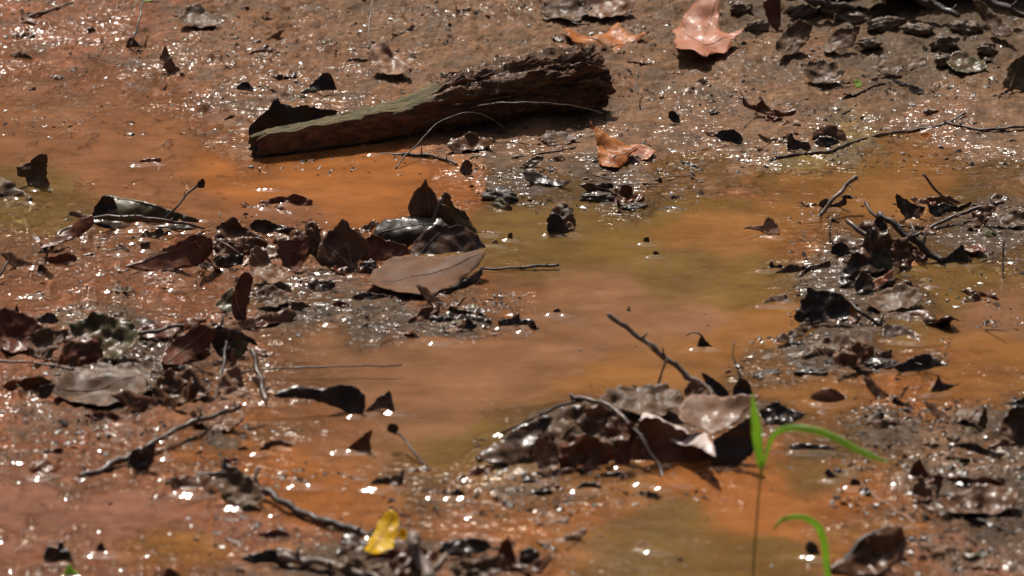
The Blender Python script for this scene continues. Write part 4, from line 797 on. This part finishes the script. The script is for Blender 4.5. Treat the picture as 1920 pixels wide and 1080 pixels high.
leaf('brown wet leaf tangled left of the black heap', [(730,1066),(750,1044),(780,1040),(800,1056),(790,1080),(750,1086)], (765,1086,.006), 36, 0, 'brown', (.3,.3,0), .14)
leaf('low wet grey leaf at the bottom, under the yellow leaf', [(620,1072),(650,1052),(700,1050),(730,1064),(720,1088),(660,1094)], (672,1094,.006), 28, 0, 'grey', (.3,.3,0), .12)
leaf('brown wet leaf roof at the bottom right corner with dark ridge', [(1560,1076),(1590,1040),(1626,1010),(1664,990),(1690,992),(1700,1020),(1690,1060),(1640,1084),(1590,1090)], (1626,1090,.004), 50, -14, 'brown', (.2,.3,.2), .10, stem=([(1562,1074,.010),(1590,1040,.026),(1626,1008,.04),(1664,990,.05),(1692,990,.05)], 12, 6), stemm='twigdark')
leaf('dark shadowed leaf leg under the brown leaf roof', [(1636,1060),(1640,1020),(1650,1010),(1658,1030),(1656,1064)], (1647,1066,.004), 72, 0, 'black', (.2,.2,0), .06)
leaf('white glinting leaf stub left of the lower grass blade', [(1508,1030),(1516,1012),(1530,1020),(1540,1044),(1528,1050)], (1524,1052,.002), 56, 0, 'dark', (.2,.2,0), .10)
leaf('ragged black leaf knob with green tip at the bottom left corner', [(82,1050),(92,1024),(104,1030),(116,1016),(128,1034),(142,1052),(120,1056),(104,1062)], (108,1062,.0), 44, 0, 'dark', (.3,.3,0), .22)
leaf('green sprout tip at the bottom left corner', [(120,1080),(124,1062),(132,1058),(140,1070),(152,1080)], (136,1084,0), 60, 0, 'green', (.2,.2,0), .05)
leaf('small dark leaf peak alone at the bottom left', [(176,1042),(182,1024),(192,1016),(198,1032),(202,1042)], (190,1044,0), 66, 0, 'dark', (.2,.2,0), .05)
leaf('red brown leaf point at the bottom edge left', [(306,1088),(310,1068),(318,1064),(336,1076),(344,1090)], (324,1092,0), 60, 0, 'redbrown', (.2,.2,0), .05)
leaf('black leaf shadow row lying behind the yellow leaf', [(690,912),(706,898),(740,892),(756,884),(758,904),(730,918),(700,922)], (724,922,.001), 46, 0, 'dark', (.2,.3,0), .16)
leaf('dark small leaf hump left of the black leaf row', [(552,912),(562,902),(576,902),(590,912),(572,916)], (572,917,0), 52, 0, 'black', (.3,.3,0), .06)
leaf('dark stubby leaf sliver right of the black leaf row', [(846,926),(856,918),(868,922),(878,934),(866,936)], (862,937,0), 52, 0, 'black', (.3,.3,0), .06)
# right foreground
leaf('red brown spiked leaf cone in the right foreground mud', [(1704,890),(1710,872),(1724,860),(1732,874),(1740,890),(1720,894)], (1722,895,.002), 68, 0, 'redbrown', (.3,.3,0), .08)
leaf('white and pink wet leaf nub under the spiked cone', [(1710,924),(1716,902),(1730,898),(1744,916),(1750,934),(1730,944),(1714,938)], (1730,944,.002), 44, 0, 'siltleaf', (.4,.3,0), .16)
leaf('dark leaf ear right of the spiked cone', [(1750,894),(1758,888),(1768,896),(1764,918),(1754,932),(1756,910)], (1758,932,.002), 68, 0, 'dark', (.2,.2,0), .06)
leaf('black curved leaf pair, left one, in front of the grass tip', [(1546,886),(1552,880),(1566,890),(1580,902),(1574,908),(1556,900)], (1562,908,0), 52, 0, 'black', (.2,.2,0), .06)
leaf('black nub leaf right of the curved pair', [(1592,908),(1600,896),(1612,904),(1620,916),(1606,918)], (1605,919,0), 58, 0, 'dark', (.3,.2,0), .08)
leaf('long dark leaf strip behind the bent grass blade', [(1480,838),(1496,832),(1530,834),(1560,840),(1566,850),(1530,848),(1496,846)], (1524,851,0), 44, 0, 'black', (.1,.3,0), .05)
leaf('grey silted leaf tip behind the bent grass blade', [(1612,784),(1630,776),(1650,768),(1658,780),(1650,796),(1626,796)], (1636,798,.001), 36, 0, 'grey', (.2,.3,0), .08)
leaf('dark rounded leaf mass at the right edge', [(1870,816),(1876,790),(1896,770),(1930,760),(1960,780),(1960,824),(1910,832)], (1912,832,.006), 56, 0, 'dark', (.3,.3,0), .14)
leaf('small pointed green grey leaf left of the dark rounded mass', [(1832,800),(1838,780),(1848,764),(1852,784),(1846,802)], (1842,804,.004), 64, 0, 'olive', (.3,.2,0), .08)
leaf('black leaf rim at the right edge above the dark mass', [(1884,760),(1900,752),(1930,744),(1960,744),(1950,760),(1910,764)], (1920,766,.006), 50, 0, 'black', (.2,.2,0), .06)
leaf('low arched dark leaf in the right foreground', [(1788,836),(1806,830),(1832,832),(1850,842),(1880,852),(1870,862),(1834,850),(1806,842)], (1830,862,.004), 56, 0, 'dark', (.2,.2,0), .05)
leaf('large dull brown leaf lying flat in the right foreground', [(1752,950),(1780,930),(1830,918),(1880,916),(1910,930),(1900,956),(1850,972),(1790,972)], (1830,972,.006), 16, 0, 'brown', (.2,.3,0), .08)
twig('brown stick lying in the orange water at right', [(1596,892,.01),(1630,926,.004),(1660,944,.002),(1690,966,.002),(1716,984,.0)], 6, 9, 'tan' if 'tan' in M else 'twig', lie=True)
twig('dark twig at the lower right in the mud', [(1780,960,.012),(1820,972,.012),(1856,982,.010),(1900,1000,.008)], 6, 4, 'twigdark', lie=True)
leaf('folded grey leaf at the left edge of the pool', [(-20,322),(6,330),(30,348),(54,368),(60,382),(30,374),(0,366),(-24,362)], (16,376,.004), 30, -20, 'grey', (.2,-.5,.1), .08)
leaf('upright grey brown leaf with dark underside at the left edge', [(30,316),(34,330),(48,332),(56,352),(76,356),(92,346),(88,324),(90,294),(72,290),(54,306)], (66,356,0), 66, 0, 'grey', (.2,.3,0), .10)
twig('short dark stick at the left edge above the leaf pile', [(-20,536,.004),(0,512,.014),(16,490,.024)], 6, 5, 'twigdark')
leaf('dark curved leaf floating above the rolled leaf at left', [(254,312),(264,302),(280,297),(300,298),(302,304),(284,308),(268,314)], (278,314,0), 46, 0, 'redbrown', (.2,.3,0), .05)
leaf('tiny dark sliver floating in the orange water under the log', [(490,356),(504,354),(518,357),(506,360)], (504,361,0), 36, 0, 'dark', (.2,.2,0), .04)
leaf('small wet leaf curl in the mud between the left twig and the blade', [(262,462),(268,454),(280,454),(282,464),(274,474)], (272,474,.002), 56, 0, 'dark', (.4,.3,0), .05)
leaf('grey brown leaf humped in the mud under the rolled leaf', [(200,474),(214,466),(236,464),(244,472),(230,482),(208,482)], (222,483,.002), 34, 0, 'grey', (.3,.3,0), .08)
leaf('black thin leaf at the left edge near the glints', [(40,556),(56,552),(80,550),(82,556),(60,560)], (60,561,.002), 36, 0, 'dark', (.2,.2,0), .06)
# ============================================================ scattered scraps: every one its own object
SCR = {}
def short(t):
    for w_ in (' lying', ' standing', ' in the', ' at the', ' at a', ' under', ' behind', ' beside', ' below', ' next', ' on the', ' above', ' right of', ' left of', ' between', ' along', ' sloping', ' running', ' leaning', ' poking', ' reaching', ' floating', ' alone', ' rising', ' with', ' over', ' across', ' half', ' from'):
        if w_ in t: t = t[:t.index(w_)]
    return t.replace(',', '')
_c = {}
for h in HERO: _c[short(h[2])] = _c.get(short(h[2]), 0)+1
HERO = [(h[0], h[1], short(h[2])) for h in HERO if 3 <= len(short(h[2]).split()) <= 7 and _c[short(h[2])] == 1]
rs = random.Random(11)
def scrap_proto(m, k):
    n = 12; O = []; asp = rs.uniform(1.2, 2.2); torn = rs.uniform(0, 6.28)
    for i in range(n):
        th = 2*math.pi*i/n; r = .010*(1+.35*abs(math.cos(th))**3)*(rs.uniform(.25, .7) if abs((th-torn+3.14) % 6.28-3.14) < .9 else rs.uniform(.8, 1.15)); O.append(Vector((r*math.cos(th)*asp, r*math.sin(th))))
    V2, F = poly_geo(O, .0028, rs, .0006); a, b, c = rs.uniform(-60, 60), rs.uniform(-90, 60), rs.uniform(-60, 60); V = []
    kz = fbm(np.array([v[0] for v in V2])*130+k, np.array([v[1] for v in V2])*130, 3, k)*.006
    for v, z in zip(V2, kz): V.append(Vector((v[0], v[1], .5*(a*v[0]**2+b*v[1]**2+c*v[0]*v[1])+float(z))))
    me = bpy.data.meshes.new('leaf_scrap'); me.from_pydata([tuple(v) for v in V], [], F); me.polygons.foreach_set('use_smooth', [True]*len(F)); me.materials.append(M[m])
    return me
PMN = ['dark','brown','black','brown','dark','redbrown','grey','siltleaf','brown','grey','olive','dark','redbrown','siltleaf','brown','dark']
PM = [scrap_proto(m, i) for i, m in enumerate(PMN)]
def ground_pt(px, py):
    p = at(px, py, 0)
    for _ in range(3):
        h = max(height1(p.x, p.y), 0.0); p = at(px, py, h)
    return p
def scatter(n, box, label, group, s0=.4, s1=1.0, keep=lambda x, y: True, prefer=None):
    c = 0; tries = 0
    while c < n and tries < n*30:
        tries += 1
        x = rs.uniform(box[0], box[2]); y = rs.uniform(box[1], box[3])
        if not keep(x, y): continue
        p = ground_pt(x, y); me = PM[prefer[rs.randrange(len(prefer))] if prefer else rs.randrange(len(PM))]
        o = bpy.data.objects.new('leaf_scrap', me); col.objects.link(o); s = rs.uniform(s0, s1)
        o.scale = (s*rs.uniform(.8, 1.5), s, s); o.location = p+Vector((0, 0, rs.uniform(-.002, .001)))
        o.rotation_euler = (R(rs.choice([rs.uniform(-10, 15), rs.uniform(-5, 30), rs.uniform(30, 65)])), R(rs.uniform(-18, 18)), R(rs.uniform(-50, 50)))
        so_ = o.modifiers.new('thickness', 'SOLIDIFY'); so_.thickness = .0008
        cn = {'dark':'black','black':'black','brown':'brown','redbrown':'russet','grey':'grey','siltleaf':'tan','olive':'olive'}[PMN[PM.index(me)]]
        hx = sorted((((h[0]-x)**2+4*(h[1]-y)**2, h) for h in HERO if len(h[2].split()) <= 7), key=lambda q: q[0])[0][1]
        rel = ('left of' if x < hx[0] else 'right of') if abs(x-hx[0]) > 2*abs(y-hx[1]) else ('behind' if y < hx[1] else 'below')
        foot_at(p.x, p.y, .003*s); tag(o, None, 'leaf scrap', group); SCR.setdefault((cn, rel, hx[2]), []).append((x, o)); c += 1
scatter(34, (480, 10, 1180, 180), 'little leaf scrap pressed in the mud bank behind the log', 'leaf scraps behind the log', .35, .8, lambda x, y: y < 260-.18*x)
scatter(46, (1180, 20, 1910, 290), 'little leaf scrap on the bare mud of the upper right bank', 'leaf scraps on the upper right bank', .35, .9)
scatter(20, (10, 10, 470, 260), 'little leaf scrap on the wet mud of the upper left corner', 'leaf scraps in the upper left corner', .3, .7)
scatter(16, (880, 300, 1320, 395), 'wet leaf scrap on the narrow shore below the log', 'leaf scraps on the shore below the log', .4, 1.2)
scatter(26, (60, 380, 620, 600), 'wet leaf scrap in the mud around the brown leaf heap', 'leaf scraps round the brown heap', .5, 1.5)
scatter(36, (470, 555, 985, 625), 'wet leaf scrap on the debris spit under the pale flat leaf', 'leaf scraps on the debris spit', .4, 1.4)
scatter(30, (10, 600, 490, 880), 'wet leaf scrap in the mud of the left pile', 'leaf scraps in the left pile', .6, 1.9)
scatter(30, (1490, 370, 1910, 620), 'wet leaf scrap in the water round the stick pile', 'leaf scraps round the stick pile', .5, 1.5)
scatter(18, (1560, 420, 1730, 610), 'x', 'leaf scraps in the stick pile', 1.0, 2.2, prefer=[0, 1, 2, 3, 4, 5, 8])
scatter(14, (420, 430, 700, 520), 'x', 'leaf scraps in the brown heap', .8, 1.8, prefer=[1, 3, 5, 7, 8, 12, 14])
scatter(18, (1370, 640, 1760, 715), 'wet leaf scrap along the stone row in the channel', 'leaf scraps along the stone row', .5, 1.2)
scatter(36, (1560, 750, 1915, 1075), 'wet leaf scrap in the right foreground mud', 'leaf scraps in the right foreground', .5, 1.6)
scatter(18, (890, 830, 1340, 960), 'wet leaf scrap at the foot of the front cluster', 'leaf scraps at the front cluster', .4, 1.1)
scatter(34, (420, 880, 1060, 1078), 'wet leaf scrap along the bottom edge of the puddle', 'leaf scraps along the bottom edge', .5, 1.5)
scatter(10, (980, 380, 1480, 640), 'tiny floating leaf scrap in the open pool', 'scraps floating in the open pool', .12, .25)

def fine_litter():
    r = np.random.default_rng(5); V = []; F = []; C = []
    regs = [((470,0,1920,330), 5200, 1.0), ((0,0,470,260), 1300, .9), ((880,290,1320,400), 700, 1.0), ((60,400,620,600), 1000, .9), ((460,550,985,630), 1500, .9), ((0,590,480,890), 1800, 1.0),
            ((1480,380,1920,620), 1500, .9), ((1360,630,1780,715), 800, .9), ((1560,750,1920,1080), 2300, 1.1), ((890,820,1350,950), 700, .9), ((400,880,1080,1080), 1800, 1.0), ((0,850,1920,1080), 700, .7), ((900,330,1920,760), 160, .5)]
    for (x0,y0,x1,y1), n, sz in regs:
        px = r.uniform(x0, x1, n); py = r.uniform(y0, y1, n)
        d = np.array([at(a, b, 0)[:] for a, b in zip(px, py)])
        k = fbm(d[:,0]*14, d[:,1]*10, 3, 55)+r.uniform(-.2, .2, n) > 0.0 if n > 300 else np.ones(n, bool)
        d = d[k]; h = mud_height(d[:,0], d[:,1])
        for (x, y, _), z in zip(d, h):
            z = max(z, 0.0); L = r.gamma(2.2, .0011)*sz+.0008; L = min(L, .009); W_ = L*r.uniform(.25, .8); T = L*r.uniform(.1, .45); a = r.uniform(0, 3.14); ca, sa = math.cos(a), math.sin(a)
            b = len(V); tl = r.uniform(-.5, .5)
            for (u, v, q) in ((-1,0,-.3),(0,-1,0),(1,.2,.1),(.1,1,0),(.1,.1,1),(0,0,-1)):
                u = (u+r.uniform(-.3,.3))*L; v = (v+r.uniform(-.3,.3))*W_; q = q*T+u*tl
                V.append((x+u*ca-v*sa, y+u*sa+v*ca, z+q+T*.3))
            F += [(b,b+1,b+4),(b+1,b+2,b+4),(b+2,b+3,b+4),(b+3,b,b+4),(b+1,b,b+5),(b+2,b+1,b+5),(b+3,b+2,b+5),(b,b+3,b+5)]
            c = [(.02,.014,.01),(.05,.028,.016),(.10,.055,.03),(.16,.09,.055),(.03,.02,.012)][r.integers(0, 5)]; C += [c]*6
    me = bpy.data.meshes.new('fine_litter'); me.from_pydata(V, [], F); cattr(me, 'mud', np.array(C))
    m, t, n, l, p = mat('litter_crumbs'); at_ = n.new('ShaderNodeAttribute'); at_.attribute_name = 'mud'; l.new(at_.outputs['Color'], p.inputs['Base Color'])
    p.inputs['Roughness'].default_value = .35; p.inputs['Specular IOR Level'].default_value = .5; me.materials.append(m)
    o = bpy.data.objects.new('fine_litter', me); col.objects.link(o); tag(o, 'fine crumbs of leaf litter and grit strewn over the wet mud', None, None, 'stuff')
fine_litter()

rt = random.Random(23)
for k, (x0, y0, x1, y1) in enumerate([(480,20,1180,120),(1180,60,1900,290),(20,20,460,180),(900,300,1300,380),(60,440,640,600),(480,560,960,620),(20,620,480,880),(1480,400,1900,620),(1400,650,1780,710),(1560,760,1900,1060),(900,850,1340,940),(430,890,1060,1070)]*5):
    x = rt.uniform(x0, x1); y = rt.uniform(y0, y1); a = rt.uniform(-.5, .5); L = rt.uniform(14, 55); lean = rt.choice([0, 0, .006, .016])
    p = hit_ground(x, y, .001); q = hit_ground(x+L*math.cos(a), y+L*math.sin(a)*.5, .001+lean); mid = (p+q)/2+Vector((rt.uniform(-.003, .003), rt.uniform(-.004, .004), rt.uniform(0, .003)))
    P = resample([p, mid, q], .004); r0 = rt.uniform(.0005, .0013); VV, FF = tube_geo(P, [r0*(1-.5*i/len(P)) for i in range(len(P))], 6, .2, rt)
    m = rt.choice(['twig', 'twigdark', 'twigdark', 'twiggrey']); ob = link_mesh('twig_bit', VV, FF, M[m], p); foot_at(p.x, p.y, .001)
    hx = sorted((((h[0]-x)**2+4*(h[1]-y)**2, h) for h in HERO if len(h[2].split()) <= 7), key=lambda q: q[0])[0][1]
    rel = ('left of' if x < hx[0] else 'right of') if abs(x-hx[0]) > 2*abs(y-hx[1]) else ('behind' if y < hx[1] else 'below')
    tag(ob, None, 'twig', 'little twig bits strewn on the mud'); SCR.setdefault(({'twig':'brown','twigdark':'black','twiggrey':'pale'}[m]+' twig', rel, hx[2]), []).append((x, ob))
ORD = ['leftmost', 'second', 'third', 'fourth', 'fifth', 'sixth', 'seventh', 'eighth', 'ninth', 'tenth', 'eleventh', 'twelfth', 'thirteenth', 'fourteenth', 'fifteenth', 'sixteenth']
for (cn, rel, h), L in SCR.items():
    L.sort(key=lambda q: q[0]); n = len(L); w_ = 'bit' if 'twig' in cn else 'scrap'
    for i, (x, ob) in enumerate(L):
        if n == 1: t = f"{cn} {w_} {rel} the {h}"
        elif i == 0: t = f"leftmost {cn} {w_} {rel} the {h}"
        elif i == n-1: t = f"rightmost {cn} {w_} {rel} the {h}"
        else: t = f"{ORD[min(i, 15)]} {cn} {w_} from left {rel} the {h}"
        ob['label'] = t
#END
# ------------------------------------------------------------ ground and water (after the things, so the water knows what stands in it)
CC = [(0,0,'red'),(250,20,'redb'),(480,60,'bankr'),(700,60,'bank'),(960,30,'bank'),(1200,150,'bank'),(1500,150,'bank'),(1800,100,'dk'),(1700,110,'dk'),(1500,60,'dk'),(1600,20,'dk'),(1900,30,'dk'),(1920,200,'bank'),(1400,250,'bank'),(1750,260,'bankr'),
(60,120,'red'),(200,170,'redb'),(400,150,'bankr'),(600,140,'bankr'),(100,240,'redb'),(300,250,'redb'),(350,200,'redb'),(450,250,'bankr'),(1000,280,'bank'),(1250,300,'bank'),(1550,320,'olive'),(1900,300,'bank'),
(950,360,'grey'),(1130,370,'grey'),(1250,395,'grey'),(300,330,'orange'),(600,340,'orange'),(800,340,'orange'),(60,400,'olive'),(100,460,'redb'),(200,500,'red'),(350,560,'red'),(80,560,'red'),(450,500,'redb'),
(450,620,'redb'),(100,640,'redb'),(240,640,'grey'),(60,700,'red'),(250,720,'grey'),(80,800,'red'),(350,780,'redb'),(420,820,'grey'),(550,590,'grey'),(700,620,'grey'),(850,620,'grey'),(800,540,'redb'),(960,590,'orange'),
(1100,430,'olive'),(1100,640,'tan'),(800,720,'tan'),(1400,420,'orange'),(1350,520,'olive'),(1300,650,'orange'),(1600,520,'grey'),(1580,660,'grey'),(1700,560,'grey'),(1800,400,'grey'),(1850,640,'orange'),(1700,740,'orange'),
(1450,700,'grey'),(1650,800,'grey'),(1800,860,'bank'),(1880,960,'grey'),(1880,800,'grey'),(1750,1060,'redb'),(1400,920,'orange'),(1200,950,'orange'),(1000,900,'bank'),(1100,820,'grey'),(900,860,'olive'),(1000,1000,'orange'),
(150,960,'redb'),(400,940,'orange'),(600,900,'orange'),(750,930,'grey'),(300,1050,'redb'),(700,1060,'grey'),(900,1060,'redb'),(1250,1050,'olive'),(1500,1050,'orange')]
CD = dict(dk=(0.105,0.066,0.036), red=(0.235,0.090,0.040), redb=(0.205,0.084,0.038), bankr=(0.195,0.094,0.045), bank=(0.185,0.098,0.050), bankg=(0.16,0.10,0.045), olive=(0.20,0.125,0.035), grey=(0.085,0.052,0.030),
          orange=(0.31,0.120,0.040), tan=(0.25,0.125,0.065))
WC = [(100,150,'m1'),(60,220,'m2'),(250,300,'m2'),(600,330,'o'),(450,340,'o'),(750,330,'o'),(500,400,'m1'),(350,380,'m2'),(750,380,'o'),(60,380,'ol'),(60,500,'m1'),(300,560,'m1'),(950,400,'ol'),(1050,430,'ol'),(1150,460,'ol2'),(1250,380,'ol2'),(1400,350,'ol2'),
(1350,430,'o2'),(1500,370,'o2'),(1600,390,'o2'),(1250,500,'ol'),(1400,540,'ol2'),(1750,350,'o2'),(1850,350,'ol2'),(1000,480,'ol'),(1000,560,'t'),(1150,560,'t'),(1300,600,'t'),(1100,650,'t'),(900,680,'t'),(700,700,'t'),(560,640,'t'),(800,780,'t'),(1150,700,'o2'),(1350,640,'o2'),
(1450,620,'o2'),(1850,600,'t'),(1750,590,'ol2'),(1850,680,'o2'),(1700,730,'o2'),(1600,720,'o2'),(1780,500,'ol2'),(1500,740,'o2'),(600,830,'m2'),(500,850,'o'),(80,950,'p'),(250,960,'p'),(450,930,'o'),(400,980,'p'),(550,920,'o'),(350,1040,'o2'),(150,1040,'p'),(500,1020,'p'),
(900,830,'ol'),(1000,960,'o2'),(1150,930,'o2'),(1250,980,'ol'),(1400,930,'o'),(1450,980,'o'),(1600,940,'o'),(1300,900,'o'),(1250,1040,'ol'),(1450,1050,'ol'),(1550,880,'ol'),(1600,1000,'o2'),(850,940,'o2'),(800,1000,'o')]
WD = dict(m1=(0.24,0.108,0.056), m2=(0.26,0.112,0.050), o=(0.34,0.125,0.038), ol=(0.17,0.098,0.032), ol2=(0.18,0.098,0.028), o2=(0.27,0.118,0.036), t=(0.23,0.112,0.055), p=(0.25,0.115,0.072))
xs = axis(-0.98, 0.98, 0.00205, 60); ys = axis(-1.35, 1.75, 0.0042, 70)
X, Y = np.meshgrid(xs, ys)
H = mud_height(X, Y)
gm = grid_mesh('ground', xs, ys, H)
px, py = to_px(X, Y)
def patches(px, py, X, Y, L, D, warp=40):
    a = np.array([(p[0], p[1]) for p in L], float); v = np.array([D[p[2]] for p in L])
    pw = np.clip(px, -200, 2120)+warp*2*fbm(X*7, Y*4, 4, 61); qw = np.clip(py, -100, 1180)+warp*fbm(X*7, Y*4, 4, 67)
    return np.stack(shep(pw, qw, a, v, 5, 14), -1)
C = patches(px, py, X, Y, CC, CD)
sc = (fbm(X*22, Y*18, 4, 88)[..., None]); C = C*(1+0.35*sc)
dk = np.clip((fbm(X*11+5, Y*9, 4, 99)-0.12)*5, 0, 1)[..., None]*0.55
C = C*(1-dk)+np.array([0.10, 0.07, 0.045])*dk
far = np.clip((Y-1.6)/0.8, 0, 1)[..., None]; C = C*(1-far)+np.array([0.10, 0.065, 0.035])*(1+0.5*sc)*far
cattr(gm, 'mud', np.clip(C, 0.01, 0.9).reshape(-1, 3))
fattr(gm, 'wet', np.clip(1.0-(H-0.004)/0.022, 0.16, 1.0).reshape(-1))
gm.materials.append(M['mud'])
go = bpy.data.objects.new('ground', gm); col.objects.link(go); tag(go, 'wet orange brown mud of the puddle bed and bank', None, None, 'structure')
wx = axis(-0.92, 0.92, 0.0021, 1.7); wy = axis(-1.15, 0.95, 0.0030, 1.7); wy = wy[wy < 1.3]
X, Y = np.meshgrid(wx, wy); Hm = mud_height(X, Y)
land = Hm > 0.0008; D = np.full(X.shape, 1.0)
for dj in range(-5, 6):
    for di in range(-7, 8):
        dd = math.hypot(di*0.0021, dj*0.0030)
        if dd > 0.015: continue
        D = np.minimum(D, np.where(np.roll(np.roll(land, dj, 0), di, 1), dd, 1.0))
Z = 0.0026*np.exp(-D/0.0044)+0.0004*fbm(X*16, Y*34, 3, 12)+0.00016*fbm(X*60, Y*110, 2, 14)
def stamp(x, y, r, a):
    i0, i1 = np.searchsorted(wx, (x-0.03, x+0.03)); j0, j1 = np.searchsorted(wy, (y-0.03, y+0.03))
    s = (slice(j0, j1), slice(i0, i1)); d = np.sqrt((0.42*(X[s]-x))**2+(Y[s]-y)**2)
    if d.size: Z[s] = np.maximum(Z[s], a*np.exp(-np.clip(d-r, 0, 1)/0.0055))
for x, y, r in FOOT: stamp(x, y, r*0.5, 0.0044 if r > 0.0034 else 0.0016)
keep = Hm < 0.006
wm = grid_mesh('puddle_water', wx, wy, Z, keep)
px, py = to_px(X, Y)
cattr(wm, 'murk', np.clip(patches(px, py, X, Y, WC, WD, 30)*(1+0.16*fbm(X*9, Y*12, 4, 31))[..., None], 0.01, 0.9).reshape(-1, 3))
dep = np.clip(Z-Hm, 0, 1); fattr(wm, 'opac', (0.06+0.90*(1-np.exp(-dep/0.0032))).reshape(-1))
wm.materials.append(M['water'])
wo = bpy.data.objects.new('puddle_water', wm); col.objects.link(wo); tag(wo, 'shallow murky orange puddle water', None, None, 'structure')

def unseen_woodland():  # unseen tree ring, added so water and mud reflect dark foliage
    r = np.random.default_rng(9); V = []; F = []
    def clump(cx, cy, cz, R_, n):
        for _ in range(n):
            d = r.normal(size=3); d /= np.linalg.norm(d); p = np.array([cx, cy, cz])+d*R_*r.uniform(.3, 1)**.5*np.array([1, 1, .8])
            a = r.normal(size=3); a /= np.linalg.norm(a); b = np.cross(a, r.normal(size=3)); b /= np.linalg.norm(b); L = r.uniform(.12, .26); k = len(V)
            V.extend([tuple(p-a*L), tuple(p+b*L*.5), tuple(p+a*L), tuple(p-b*L*.5)]); F.append((k, k+1, k+2, k+3))
    for i in range(44):
        if i < 26: x = r.uniform(-13, 13); y = r.uniform(6.5, 12); top = .95*y
        else:
            th = r.uniform(math.pi*0.93, math.pi*2.07); x = 11*math.cos(th); y = -2+12*math.sin(th); top = 10
        z0 = float(mud_height(np.array([x]), np.array([y]))[0]); z = z0+.8
        while z < top: clump(x+r.normal()*.6, y+r.normal()*.6, z, r.uniform(.8, 1.3), 95); z += r.uniform(.8, 1.2)
        tv, tf = tube_geo([(x, y, z0-.2), (x+.1, y, (z0+top)/2), (x, y, top)], [.16, .11, .03], 8); k = len(V); V.extend([tuple(q) for q in tv]); F.extend([tuple(j+k for j in f) for f in tf])
    m, t, n, l, p = mat('unseen_foliage'); g = n.new('ShaderNodeNewGeometry').outputs['Position']
    l.new(ramp(n, l, nnoise(n, l, g, 2.5, 4), [(0.35, (0.03, 0.04, 0.012)), (0.65, (0.09, 0.10, 0.03))]), p.inputs['Base Color']); p.inputs['Roughness'].default_value = .6
    me = bpy.data.meshes.new('unseen_woodland'); me.from_pydata(V, [], F); me.materials.append(m)
    o = bpy.data.objects.new('unseen_woodland', me); col.objects.link(o); tag(o, 'unseen green trees added round the puddle for dark reflections', None, None, 'stuff')
unseen_woodland()
